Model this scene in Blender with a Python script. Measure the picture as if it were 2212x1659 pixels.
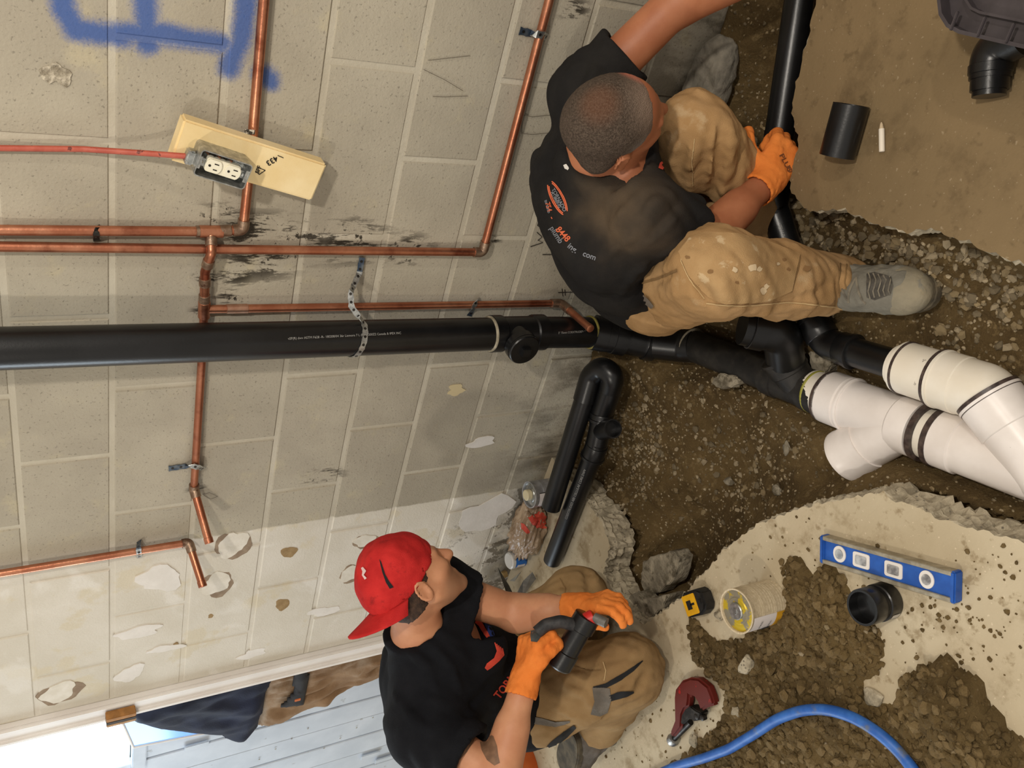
import bpy, bmesh, math, random
import numpy as np
from mathutils import Vector, Matrix, Euler
from mathutils.bvhtree import BVHTree

for o in list(bpy.data.objects): bpy.data.objects.remove(o, do_unlink=True)
random.seed(7); RNG = np.random.default_rng(7)
SC = bpy.context.scene
COL = SC.collection
PI = math.pi

# ------------------------------------------------------------------ camera (a phone held on its side, so the frame is rolled by 90 degrees)
FPX = 1896.83
CR = np.array([[0.25035282, -0.44179327, -0.86147674],
               [-0.79717441, -0.59900673, 0.07552413],
               [-0.54939642, 0.66783953, -0.50214931]])
CC = np.array([0.7617, -1.7740, 1.5869])
cam_d = bpy.data.cameras.new('camera'); cam = bpy.data.objects.new('camera', cam_d); COL.objects.link(cam)
cam_d.sensor_width = 36.0; cam_d.sensor_fit = 'HORIZONTAL'; cam_d.lens = FPX / 2212.0 * 36.0; cam_d.clip_start = 0.02
_m = Matrix.Identity(4)
for _i in range(3):
    _m[_i][0] = CR[0][_i]; _m[_i][1] = -CR[1][_i]; _m[_i][2] = -CR[2][_i]; _m[_i][3] = CC[_i]
cam.matrix_world = _m
SC.camera = cam

def ray(x, y): return np.array([(x - 1106) / FPX, (y - 829.5) / FPX, 1.0]) @ CR
def G(x, y, z=0.0):                       # photograph point -> point at height z
    r = ray(x, y); return CC + r * (z - CC[2]) / r[2]
def W(x, y, Y=0.0):                       # photograph point -> point at distance Y from the wall face
    r = ray(x, y); return CC + r * (Y - CC[1]) / r[1]
def RG(x, y, d):
    r = ray(x, y); return CC + r * d / np.linalg.norm(r)

# ------------------------------------------------------------------ light
SC.view_settings.view_transform = 'Standard'; SC.view_settings.look = 'None'
SC.view_settings.exposure = 0.0; SC.view_settings.gamma = 1.0; SC.view_settings.use_curve_mapping = False
wd = bpy.data.worlds.new('world'); SC.world = wd; wd.use_nodes = True
wd.node_tree.nodes['Background'].inputs[0].default_value = (1.0, 0.93, 0.84, 1)
wd.node_tree.nodes['Background'].inputs[1].default_value = 0.54
def lamp(name, loc, power, color, size):
    d = bpy.data.lights.new(name, 'POINT'); d.energy = power; d.color = color; d.shadow_soft_size = size
    o = bpy.data.objects.new(name, d); o.location = loc; COL.objects.link(o); return o
lamp('ceiling_bulb', (1.15, -1.60, 2.35), 108, (1.0, 0.92, 0.81), 0.05)
lamp('ceiling_bulb', (2.45, -1.45, 2.40), 62, (1.0, 0.92, 0.81), 0.05)
lamp('ceiling_bulb', (-0.9, -2.3, 2.4), 54, (1.0, 0.92, 0.80), 0.06)

_d = bpy.data.lights.new('added_side_daylight', 'AREA'); _d.shape = 'RECTANGLE'; _d.size = 1.0; _d.size_y = 1.3; _d.energy = 34; _d.color = (.78, .90, 1.0)  # added cool fill from out of view, brightens the boarded door
_o = bpy.data.objects.new('added_side_daylight', _d); COL.objects.link(_o); _o.location = (-4.12, -1.2, 1.55); _o.rotation_euler = Vector((1, 0, 0)).to_track_quat('-Z', 'Y').to_euler()

# ------------------------------------------------------------------ node helpers
def lin(c):
    return tuple((v / 255 / 12.92 if v / 255 <= 0.04045 else ((v / 255 + 0.055) / 1.055) ** 2.4) for v in c[:3]) + (1.0,)
class NT:
    def __init__(s, name):
        s.m = bpy.data.materials.new(name); s.m.use_nodes = True; s.t = s.m.node_tree; s.n = s.t.nodes
        s.b = s.n['Principled BSDF']
    def link(s, a, b): s.t.links.new(a, b)
    def put(s, sock, v):
        if hasattr(v, 'links') or isinstance(v, bpy.types.NodeSocket): s.link(v, sock)
        else: sock.default_value = v
    def pos(s): return s.n.new('ShaderNodeNewGeometry').outputs['Position']
    def obj(s): return s.n.new('ShaderNodeTexCoord').outputs['Object']
    def gen(s): return s.n.new('ShaderNodeTexCoord').outputs['Generated']
    def rand(s): return s.n.new('ShaderNodeObjectInfo').outputs['Random']
    def M(s, op, a, b=0.0, clamp=False):
        n = s.n.new('ShaderNodeMath'); n.operation = op; n.use_clamp = clamp; s.put(n.inputs[0], a); s.put(n.inputs[1], b); return n.outputs[0]
    def V(s, op, a, b=(0, 0, 0), scale=None):
        n = s.n.new('ShaderNodeVectorMath'); n.operation = op; s.put(n.inputs[0], a); s.put(n.inputs[1], b)
        if scale is not None: s.put(n.inputs['Scale'], scale)
        return n.outputs['Value'] if op in ('LENGTH', 'DOT_PRODUCT', 'DISTANCE') else n.outputs[0]
    def sep(s, v):
        n = s.n.new('ShaderNodeSeparateXYZ'); s.put(n.inputs[0], v); return n.outputs
    def comb(s, x, y, z):
        n = s.n.new('ShaderNodeCombineXYZ'); s.put(n.inputs[0], x); s.put(n.inputs[1], y); s.put(n.inputs[2], z); return n.outputs[0]
    def noise(s, vec, scale, detail=4, rough=0.55, dist=0.0, color=False):
        n = s.n.new('ShaderNodeTexNoise'); s.put(n.inputs['Vector'], vec); n.inputs['Scale'].default_value = scale
        n.inputs['Detail'].default_value = detail; n.inputs['Roughness'].default_value = rough; n.inputs['Distortion'].default_value = dist
        return n.outputs['Color'] if color else n.outputs['Fac']
    def voro(s, vec, scale, out='Distance'):
        n = s.n.new('ShaderNodeTexVoronoi'); s.put(n.inputs['Vector'], vec); n.inputs['Scale'].default_value = scale; return n.outputs[out]
    def step(s, v, lo, hi):               # smooth 0..1 between lo and hi
        n = s.n.new('ShaderNodeMapRange'); n.interpolation_type = 'SMOOTHSTEP'; s.put(n.inputs[0], v)
        n.inputs[1].default_value = lo; n.inputs[2].default_value = hi; return n.outputs[0]
    def mix(s, f, a, b):
        n = s.n.new('ShaderNodeMix'); n.data_type = 'RGBA'; s.put(n.inputs[0], f); s.put(n.inputs[6], a); s.put(n.inputs[7], b); return n.outputs[2]
    def bump(s, h, strength=0.3, dist=0.01):
        n = s.n.new('ShaderNodeBump'); n.inputs['Strength'].default_value = strength; n.inputs['Distance'].default_value = dist
        s.put(n.inputs['Height'], h); s.link(n.outputs[0], s.b.inputs['Normal'])
    def out(s, color, rough=0.8, metal=0.0, spec=0.4):
        s.put(s.b.inputs['Base Color'], color); s.put(s.b.inputs['Roughness'], rough); s.b.inputs['Metallic'].default_value = metal
        s.b.inputs['Specular IOR Level'].default_value = spec; return s.m
    def seg(s, p, a, b):                  # distance from p to the stroke a-b
        a = np.array(a, float); b = np.array(b, float); ba = b - a
        pa = s.V('SUBTRACT', p, tuple(a)); h = s.M('DIVIDE', s.V('DOT_PRODUCT', pa, tuple(ba)), float(ba @ ba), True)
        return s.V('LENGTH', s.V('SUBTRACT', pa, s.V('SCALE', tuple(ba), scale=h)))
MATS = {}
def pm(name, c1, c2=None, scale=20, rough=0.6, bump=0.0, bscale=80, metal=0.0, spec=0.4, lo=0.35, hi=0.7, detail=5, coords='obj', c3=None, s3=6, lo3=.5, hi3=.65, rvar=0.0, bdist=0.004):
    if name in MATS: return MATS[name]
    t = NT(name); v = t.pos() if coords == 'pos' else t.obj()
    col = lin(c1)
    if c2 is not None: col = t.mix(t.step(t.noise(v, scale, detail), lo, hi), lin(c1), lin(c2))
    if c3 is not None: col = t.mix(t.step(t.noise(v, s3, 6, .6), lo3, hi3), col, lin(c3))
    if rvar:
        col = t.mix(t.M('MULTIPLY', t.rand(), rvar), col, lin(c2 if c2 is not None else c1))
    if bump: t.bump(t.noise(v, bscale, 4), bump, bdist)
    MATS[name] = t.out(col, rough, metal, spec); return MATS[name]

# ------------------------------------------------------------------ mesh helpers
def mesh_obj(name, verts, faces, mat=None, parent=None, smooth=False):
    me = bpy.data.meshes.new(name)
    me.from_pydata([tuple(map(float, v)) for v in verts] if not isinstance(verts, np.ndarray) else verts.tolist(), [], faces if isinstance(faces, list) else faces.tolist())
    me.update()
    if smooth: me.polygons.foreach_set('use_smooth', [True] * len(me.polygons))
    o = bpy.data.objects.new(name, me); COL.objects.link(o)
    if mat is not None: me.materials.append(mat)
    if parent is not None: setp(o, parent)
    return o
def setp(o, parent):
    o.parent = parent
    o.matrix_parent_inverse = Matrix.Translation(Vector(parent.location)).inverted() if parent.rotation_euler[:] == (0, 0, 0) else parent.matrix_basis.inverted()
def bm_obj(name, bm, mat=None, parent=None, smooth=False):
    me = bpy.data.meshes.new(name); bm.to_mesh(me); bm.free()
    if smooth: me.polygons.foreach_set('use_smooth', [True] * len(me.polygons))
    o = bpy.data.objects.new(name, me); COL.objects.link(o)
    if mat is not None: me.materials.append(mat)
    if parent is not None: setp(o, parent)
    return o
def tag(o, label, cat, group=None):
    o['label'] = label; o['category'] = cat
    if group: o['group'] = group
    return o
def thing(name, label, cat, loc=(0, 0, 0), group=None):
    o = bpy.data.objects.new(name, None); o.empty_display_size = 0.05; o.location = loc; COL.objects.link(o)
    return tag(o, label, cat, group)
def struct(o): o['kind'] = 'structure'; return o
def stuff(o): o['kind'] = 'stuff'; return o
def nrm(v): v = np.asarray(v, float); return v / (np.linalg.norm(v) + 1e-12)
def frame(d):
    d = nrm(d); a = np.array([0, 0, 1.0]) if abs(d[2]) < .9 else np.array([1.0, 0, 0])
    u = nrm(np.cross(a, d)); return u, np.cross(d, u), d
def fillet(pts, rad, n=8):
    pts = [np.array(p, float) for p in pts]; out = [pts[0]]
    for i in range(1, len(pts) - 1):
        r = rad[i - 1] if isinstance(rad, (list, tuple)) else rad
        a, p, b = pts[i - 1], pts[i], pts[i + 1]; u, v = nrm(a - p), nrm(b - p)
        ang = math.acos(max(-1, min(1, u @ v)))
        if r <= 0 or ang > 3.1: out.append(p); continue
        t = min(r / math.tan(ang / 2), .49 * np.linalg.norm(a - p), .49 * np.linalg.norm(b - p))
        p0, p1 = p + u * t, p + v * t
        for k in range(n + 1):
            s = k / n; out.append((1 - s) ** 2 * p0 + 2 * s * (1 - s) * p + s * s * p1)
    out.append(pts[-1]); return out
def sweep(pts, rads, seg=20, hollow=0.0, caps=True):
    pts = [np.array(p, float) for p in pts]; n = len(pts)
    if np.isscalar(rads): rads = [rads] * n
    T = [nrm(pts[min(i + 1, n - 1)] - pts[max(i - 1, 0)]) for i in range(n)]
    u, v, _ = frame(T[0]); V, F = [], []
    for i in range(n):
        u = nrm(u - T[i] * (u @ T[i])); v = np.cross(T[i], u)
        k = 1.0
        if 0 < i < n - 1:
            c = nrm(pts[i] - pts[i - 1]) @ T[i]; k = 1.0 / max(.7, c)
        for j in range(seg):
            a = 2 * PI * j / seg; V.append(pts[i] + rads[i] * (math.cos(a) * u + math.sin(a) * v))
    for i in range(n - 1):
        for j in range(seg):
            a, b = i * seg + j, i * seg + (j + 1) % seg; F.append((a, b, b + seg, a + seg))
    if hollow:
        base = len(V); inn = []
        for e, (i, sgn) in enumerate(((0, 1), (n - 1, -1))):
            for dep in (0, hollow[1] if isinstance(hollow, tuple) else .08):
                h = hollow[0] if isinstance(hollow, tuple) else hollow
                for j in range(seg):
                    c = pts[i]; p = V[i * seg + j]; V.append(c + (p - c) * h + T[i] * sgn * dep)
            b0 = base + e * 2 * seg; e0 = i * seg
            for j in range(seg):
                jj = (j + 1) % seg
                q = [(e0 + j, b0 + j, b0 + jj, e0 + jj), (b0 + j, b0 + seg + j, b0 + seg + jj, b0 + jj)]
                F += q if e else [tuple(reversed(x)) for x in q]
            cap = tuple(range(b0 + seg, b0 + 2 * seg)); F.append(cap if e else tuple(reversed(cap)))
    elif caps:
        F.append(tuple(reversed(range(seg)))); F.append(tuple(range((n - 1) * seg, n * seg)))
    return V, F
def shade(o, ang=40):
    me = o.data; me.polygons.foreach_set('use_smooth', [True] * len(me.polygons))
    try: me.set_sharp_from_angle(angle=math.radians(ang))
    except Exception: pass
    return o
def tube(name, pts, r, mat, parent=None, seg=20, bend=0.0, hollow=0.0):
    if bend: pts = fillet(pts, bend)
    v, f = sweep(pts, r, seg, hollow); return shade(mesh_obj(name, v, f, mat, parent), 50)
def lathe(name, prof, base, d, mat, parent=None, seg=24, caps=True):   # prof: (distance along d, radius)
    base = np.array(base, float); u, v, d = frame(d); V, F = [], []
    for z, r in prof:
        for j in range(seg):
            a = 2 * PI * j / seg; V.append(base + d * z + r * (math.cos(a) * u + math.sin(a) * v))
    for i in range(len(prof) - 1):
        for j in range(seg):
            a, b = i * seg + j, i * seg + (j + 1) % seg; F.append((a, b, b + seg, a + seg))
    if caps:
        F.append(tuple(reversed(range(seg)))); F.append(tuple(range((len(prof) - 1) * seg, len(prof) * seg)))
    return shade(mesh_obj(name, V, F, mat, parent), 35)
def hub(name, a, b, r, mat, parent=None, seg=24, lip=.004, open_end=False):   # moulded socket from a to b with a rolled rim
    a = np.array(a, float); b = np.array(b, float); L = np.linalg.norm(b - a)
    p = [(0, r * .97), (.002, r), (L - lip * 2.5, r), (L - lip * 2.2, r + lip * .7), (L - .001, r + lip * .7), (L, r + lip * .3)]
    if open_end: p += [(L, r - .006), (L - .045, r - .007)]
    return lathe(name, p, a, b - a, mat, parent, seg)
def box(name, c, size, mat, parent=None, axes=None, bev=0.002, seg=2):
    bm = bmesh.new(); bmesh.ops.create_cube(bm, size=1.0)
    bmesh.ops.scale(bm, vec=size, verts=bm.verts)
    if bev: bmesh.ops.bevel(bm, geom=bm.edges[:], offset=bev, segments=seg, affect='EDGES')
    X = Matrix.Identity(4)
    if axes is not None:
        for i in range(3):
            for j in range(3): X[i][j] = axes[j][i]
    X.translation = Vector(c); bmesh.ops.transform(bm, matrix=X, verts=bm.verts)
    o = bm_obj(name, bm, mat, parent)
    if bev and seg > 1: shade(o, 35)
    return o
def prism(name, outline, c, axes, depth, mat, parent=None, bev=0.0, holes=None):  # flat outline (u,v) extruded by depth along axes[2]
    c = np.array(c, float); ax = [np.array(a, float) for a in axes]; bm = bmesh.new()
    vs = [bm.verts.new(c + ax[0] * p[0] + ax[1] * p[1]) for p in outline]
    f = bm.faces.new(vs); r = bmesh.ops.extrude_face_region(bm, geom=[f])
    ev = [g for g in r['geom'] if isinstance(g, bmesh.types.BMVert)]
    bmesh.ops.translate(bm, vec=Vector(ax[2] * depth), verts=ev); bmesh.ops.recalc_face_normals(bm, faces=bm.faces[:])
    if bev:
        es = [e for e in bm.edges if len(e.link_faces) == 2 and e.calc_face_angle(0) > .8]
        bmesh.ops.bevel(bm, geom=es, offset=bev, segments=2, affect='EDGES')
    o = bm_obj(name, bm, mat, parent)
    return shade(o, 30) if bev else o
def text_mesh(s, size, font_bold=False):
    cu = bpy.data.curves.new('lettering', 'FONT'); cu.body = s; cu.size = size; cu.align_x = 'CENTER'; cu.align_y = 'CENTER'; cu.resolution_u = 3
    if font_bold: cu.offset = size * .02
    o = bpy.data.objects.new('lettering', cu); COL.objects.link(o)
    dg = bpy.context.evaluated_depsgraph_get(); me = bpy.data.meshes.new_from_object(o.evaluated_get(dg))
    bpy.data.objects.remove(o); bpy.data.curves.remove(cu); return me
def decal(name, me, c, xa, ya, mat, parent, target=None, off=.001, maxd=.4, cut=0):
    """lay a flat outline mesh on a surface: project along -(xa x ya) on to target"""
    c = np.array(c, float); xa, ya = nrm(xa), nrm(ya); n = nrm(np.cross(xa, ya))
    bm = bmesh.new(); bm.from_mesh(me)
    if cut:
        bmesh.ops.triangulate(bm, faces=bm.faces[:]); 
        bmesh.ops.subdivide_edges(bm, edges=[e for e in bm.edges if e.calc_length() > cut], cuts=2, use_grid_fill=False)
        bmesh.ops.triangulate(bm, faces=bm.faces[:])
    bvh = None
    if target is not None:
        tm = target.data; mw = target.matrix_world
        bvh = BVHTree.FromPolygons([v.co[:] for v in tm.vertices], [p.vertices[:] for p in tm.polygons])
    for v in bm.verts:
        p = c + xa * v.co.x + ya * v.co.y
        if bvh:
            loc, no, _, _ = bvh.ray_cast(Vector(p + n * .15), Vector(-n), maxd)
            if loc is None: p = None
            else: p = np.array(loc) + np.array(n) * off
        else: p = p + n * (off + v.co.z)
        if p is None: v.co = Vector((1e6, 0, 0))
        else: v.co = Vector(p)
    bmesh.ops.delete(bm, geom=[v for v in bm.verts if v.co.x > 1e5], context='VERTS')
    return bm_obj(name, bm, mat, parent)
def vnoise(p, seed=0, octaves=3):         # cheap smooth noise from sines, p (...,3) or (...,2)
    r = np.random.default_rng(seed); d = p.shape[-1]; o = np.zeros(p.shape[:-1], p.dtype if p.dtype.kind == 'f' else float); a = 1.0; fq = 1.0
    for _ in range(octaves):
        for _k in range(3):
            k = nrm(r.normal(size=d)) * fq * 6.28; q = nrm(r.normal(size=d)) * fq * 6.28 * .7; f1, f2 = r.uniform(0, 6.28, 2)
            o += a * np.sin(p @ k + f1 + 1.6 * np.sin(p @ q + f2)) / 3
        a *= .5; fq *= 2.03
    return o
def inpoly(x, y, poly):
    x = np.asarray(x); y = np.asarray(y); c = np.zeros(x.shape, bool); n = len(poly)
    for i in range(n):
        x0, y0 = poly[i][:2]; x1, y1 = poly[i - 1][:2]
        if y0 == y1: continue
        c ^= ((y0 > y) != (y1 > y)) & (x < (x1 - x0) * (y - y0) / (y1 - y0) + x0)
    return c
def pdist(x, y, poly):                    # distance to the outline of poly
    d = np.full(np.shape(x), 9.0)
    for i in range(len(poly)):
        ax, ay = poly[i - 1][:2]; bx, by = poly[i][:2]; L = (bx - ax) ** 2 + (by - ay) ** 2 + 1e-12
        t = np.clip(((x - ax) * (bx - ax) + (y - ay) * (by - ay)) / L, 0, 1)
        d = np.minimum(d, np.hypot(x - ax - t * (bx - ax), y - ay - t * (by - ay)))
    return d
# ------------------------------------------------------------------ surfaces
def wall_material(mortar=False):
    t = NT('mortar' if mortar else 'concrete_block'); p = t.pos(); x, y, z = t.sep(p)
    n1 = t.noise(p, 3.0, 5); n2 = t.noise(p, 60, 3); n3 = t.noise(p, 9, 5, .65)
    col = t.mix(t.step(n1, .32, .7), lin((160, 152, 136)), lin((180, 172, 154)))
    col = t.mix(t.M('MULTIPLY', t.rand(), .3), col, lin((156, 148, 131)))
    col = t.mix(t.M('MULTIPLY', t.step(n3, .55, .75), .45), col, lin((192, 180, 146)))
    col = t.mix(t.M('MULTIPLY', t.step(t.noise(p, 150, 2), .60, .72), .5), col, lin((96, 90, 80)))
    if mortar: col = t.mix(t.step(t.noise(p, 5, 5), .35, .7), lin((180, 172, 154)), lin((192, 185, 168)))
    # grime low down by the trench
    grime = t.M('MULTIPLY', t.step(t.noise(t.V('MULTIPLY', p, (1, 1, .5)), 7, 6, .7), .42, .62), t.step(z, .32, -.06))
    col = t.mix(t.M('MULTIPLY', grime, .75), col, lin((74, 64, 48)))
    # soot and flux drips round the soldered joints
    st = t.V('MULTIPLY', p, (34, 1, 7)); drip = t.step(t.noise(st, 1.0, 6, .72), .50, .57)
    spots = t.step(t.noise(p, 42, 5, .7), .57, .62)
    acc = None
    for (px, py, r) in ((520, 505, .10), (480, 470, .07), (560, 500, .10), (510, 590, .07), (560, 560, .12), (640, 520, .12), (760, 520, .12), (880, 540, .09), (445, 600, .045), (500, 640, .05), (440, 670, .035), (425, 1058, .03), (1062, 522, .035), (1220, 650, .03), (210, 510, .03), (700, 1030, .07), (1240, 20, .05)):
        c = W(px, py); d = t.V('LENGTH', t.V('MULTIPLY', t.V('SUBTRACT', p, tuple(c)), (1.25, 0, .8)))
        g = t.step(d, r, r * .25); acc = g if acc is None else t.M('MAXIMUM', acc, g)
    soot = t.M('MULTIPLY', t.M('MAXIMUM', drip, t.M('MULTIPLY', spots, t.step(acc, .3, .9))), acc, True)
    col = t.mix(t.M('MULTIPLY', soot, .93), col, lin((38, 32, 24)))
    # blue spray paint
    strokes = [((132, -60), (136, 20)), ((136, 20), (165, 66)), ((165, 66), (250, 76)), ((250, 76), (350, 74)), ((350, 74), (478, 96)), ((312, -60), (318, 92)), ((538, -60), (520, 90)), ((520, 90), (496, 148)), ((566, 160), (584, 174))]
    d = None
    wob = t.V('ADD', p, t.V('SCALE', t.V('SUBTRACT', t.noise(p, 14, 3, color=True), (.5, .5, .5)), scale=.02))
    for a, b in strokes:
        s = t.seg(wob, W(*a), W(*b)); d = s if d is None else t.M('MINIMUM', d, s)
    sp = t.step(t.M('ADD', d, t.M('MULTIPLY', t.M('SUBTRACT', t.noise(p, 240, 2), .5), .016)), .034, .008)
    col = t.mix(t.M('MULTIPLY', sp, .84), col, lin((42, 84, 152)))
    # white painted stretch beside the door
    edge = t.M('ADD', x, t.M('MULTIPLY', t.M('SUBTRACT', t.noise(p, 25, 4), .5), .012))
    wmask = t.step(edge, -1.154, -1.162)
    white = t.mix(t.step(t.noise(p, 4, 5), .35, .7), lin((206, 199, 184)), lin((218, 212, 200)))
    white = t.mix(t.M('MULTIPLY', t.step(t.noise(p, 6.5, 6, .6), .56, .63), .55), white, lin((206, 194, 166)))
    white = t.mix(t.M('MULTIPLY', t.step(t.noise(p, 5.2, 4, .5, .6), .57, .66), .5), white, lin((230, 226, 218)))
    chip = t.M('MULTIPLY', t.step(t.noise(p, 8, 6, .72), .53, .56), t.step(z, .42, .12))
    white = t.mix(chip, white, lin((128, 120, 106)))
    white = t.mix(t.M('MULTIPLY', t.step(z, .22, -.02), t.step(t.noise(p, 6, 6, .7), .4, .6)), white, lin((96, 90, 78)))
    col = t.mix(wmask, col, white)
    t.bump(t.M('ADD', t.M('MULTIPLY', n2, .8), t.noise(p, 170, 3)), .35, .003)
    return t.out(col, .9, 0, .2)
MW = wall_material()
def mortar_material():
    t = NT('mortar'); p = t.pos(); x, y, z = t.sep(p)
    col = t.mix(t.step(t.noise(p, 5, 5), .35, .7), lin((186, 178, 160)), lin((204, 197, 180)))
    col = t.mix(t.step(x, -1.154, -1.162), col, lin((216, 210, 198)))
    col = t.mix(t.M('MULTIPLY', t.step(z, .3, -.05), t.step(t.noise(p, 7, 6, .7), .4, .6)), col, lin((84, 74, 58)))
    t.bump(t.noise(p, 90, 4), .4, .003); return t.out(col, .92, 0, .2)
MM = wall_material(True)
def slab_material(name, base, base2, spotc, speck=.5):
    t = NT(name); p = t.pos()
    col = t.mix(t.step(t.noise(p, 2.6, 6), .3, .7), lin(base), lin(base2))
    col = t.mix(t.M('MULTIPLY', t.step(t.noise(p, 26, 5, .6), .57, .68), .7), col, lin(spotc))
    col = t.mix(t.M('MULTIPLY', t.step(t.noise(t.V('ADD', p, (3, 1, 0)), 9, 6, .65), .50, .70), .75), col, lin(spotc))
    col = t.mix(t.M('MULTIPLY', t.step(t.noise(p, 120, 2), .66, .72), speck), col, lin((224, 208, 180)))
    t.bump(t.M('ADD', t.noise(p, 30, 5), t.M('MULTIPLY', t.noise(p, 140, 3), .5)), .25, .006)
    return t.out(col, .85, 0, .25)
M_SLAB_L = slab_material('dry_slab', (178, 163, 135), (196, 182, 155), (134, 115, 84))
M_SLAB_R = slab_material('damp_slab', (116, 98, 70), (128, 108, 78), (100, 83, 58), .15)
def broken_material():
    t = NT('broken_concrete'); p = t.pos()
    col = t.mix(t.step(t.noise(p, 22, 6, .7), .35, .65), lin((140, 130, 110)), lin((190, 178, 154)))
    col = t.mix(t.step(t.voro(p, 70), .25, .1), col, lin((120, 112, 98)))
    t.bump(t.noise(p, 60, 6, .7), .7, .008); return t.out(col, .95, 0, .15)
M_BROKEN = broken_material()
def dirt_material(name, c1, c2, c3):
    t = NT(name); p = t.pos()
    col = t.mix(t.step(t.noise(p, 4, 6, .6), .34, .66), lin(c1), lin(c2))
    col = t.mix(t.M('MULTIPLY', t.step(t.noise(p, 38, 6, .7), .52, .66), .7), col, lin(c3))
    col = t.mix(t.M('MULTIPLY', t.step(t.voro(p, 75), .22, .08), .4), col, lin((138, 124, 96)))
    t.bump(t.M('ADD', t.noise(p, 26, 8, .72), t.M('MULTIPLY', t.noise(p, 110, 5, .7), .5)), .9, .02)
    return t.out(col, .93, 0, .22)
M_DIRT = dirt_material('damp_earth', (92, 74, 46), (118, 97, 62), (144, 122, 84))
M_MUD = dirt_material('dug_clay', (100, 82, 51), (128, 106, 68), (82, 66, 40))
M_STONE = [pm('gravel_tan', (116, 99, 70), (142, 124, 92), 30, .9, .5, 60, rvar=.9), pm('gravel_grey', (98, 86, 64), (126, 112, 88), 30, .9, .5, 60, rvar=.9), pm('gravel_pale', (140, 124, 96), (168, 152, 124), 30, .9, .5, 60, rvar=.9)]
M_ABS = pm('black_abs', (12, 12, 13), (20, 20, 21), 12, .32, .05, 200, spec=.5)
M_ABSD = pm('dusty_black_abs', (24, 23, 22), (44, 41, 37), 26, .55, .1, 200, spec=.4, c3=(96, 90, 80), s3=170, lo3=.66, hi3=.74)
M_WPVC = pm('white_sewer_pvc', (226, 218, 212), (238, 231, 226), 10, .32, 0, spec=.5, c3=(90, 76, 60), s3=38, lo3=.735, hi3=.75)
M_WPVC2 = pm('cream_sewer_pvc', (228, 219, 202), (236, 229, 216), 10, .35, 0, spec=.5, c3=(86, 72, 56), s3=30, lo3=.72, hi3=.74)
M_PRIMER = pm('dark_primer', (54, 44, 42), (90, 76, 70), 60, .35, 0)
M_COPPER = pm('copper', (176, 110, 82), (204, 142, 110), 18, .34, .1, 120, metal=.85, spec=.5, c3=(140, 78, 56), s3=9, lo3=.5, hi3=.68)
M_SOLDER = pm('tinned_copper', (132, 108, 90), (174, 150, 128), 60, .42, .2, 160, metal=.8, c3=(92, 58, 44), s3=30)
M_GALV = pm('galvanised_steel', (150, 152, 150), (196, 197, 194), 90, .35, .15, 200, metal=.85, spec=.5)
M_GALVB = pm('blued_strap', (60, 74, 92), (112, 118, 122), 60, .4, .1, 200, metal=.7)
M_DARKM = pm('dark_metal', (40, 38, 36), (70, 66, 62), 60, .4, .1, 120, metal=.7)
M_WHITE = pm('white_trim_paint', (226, 220, 214), (236, 232, 227), 6, .5, .05, 60)
M_WOOD = pm('pale_pine', (228, 202, 148), (240, 220, 174), 8, .6, .1, 90)
M_INK = pm('black_ink', (34, 28, 22), None, rough=.8)
M_CREAM = pm('ivory_plastic', (232, 226, 204), None, rough=.35)
M_REDJ = pm('red_cable_jacket', (164, 72, 54), (182, 92, 72), 30, .5, .15, 100, c3=(110, 50, 40), s3=60, lo3=.62)
M_PRINT = pm('grey_print', (150, 148, 144), None, rough=.6)

# ------------------------------------------------------------------ block wall
CH, BL, J9 = .2032, .4064, -.06
XL, XR = -1.815, 2.4
wall = struct(mesh_obj('wall_back', *(lambda: ([(XL, .003, -.65), (XR, .003, -.65), (XR, .003, 2.55), (XL, .003, 2.55), (XL, .19, -.65), (XR, .19, -.65), (XR, .19, 2.55), (XL, .19, 2.55)],
    [(0, 1, 2, 3), (5, 4, 7, 6), (4, 0, 3, 7), (1, 5, 6, 2), (3, 2, 6, 7), (4, 5, 1, 0)]))(), MM))
_blk = {}
def block_mesh(w):
    k = round(w, 3)
    if k not in _blk:
        bm = bmesh.new(); bmesh.ops.create_cube(bm, size=1.0); bmesh.ops.scale(bm, vec=(w - .012, .05, CH - .012), verts=bm.verts)
        bmesh.ops.bevel(bm, geom=[e for e in bm.edges if all(v.co.y < 0 for v in e.verts)], offset=.003, segments=1, affect='EDGES')
        bmesh.ops.translate(bm, vec=(0, .025, 0), verts=bm.verts)
        me = bpy.data.meshes.new('concrete_block'); bm.to_mesh(me); bm.free(); me.materials.append(MW); _blk[k] = me
    return _blk[k]
for j in range(-4, 12):                    # course between joint j (top) and j+1
    zc = J9 + (9 - j) * CH - CH / 2
    x0 = (.2032 if j % 2 == 0 else 0.0) - BL * 12
    while x0 < XR:
        a, b = max(x0, XL), min(x0 + BL, XR)
        if b - a > .05:
            o = bpy.data.objects.new('concrete_block', block_mesh(b - a)); COL.objects.link(o)
            o.location = ((a + b) / 2, random.uniform(-.0012, .0012), zc); o.parent = wall
        x0 += BL

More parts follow.
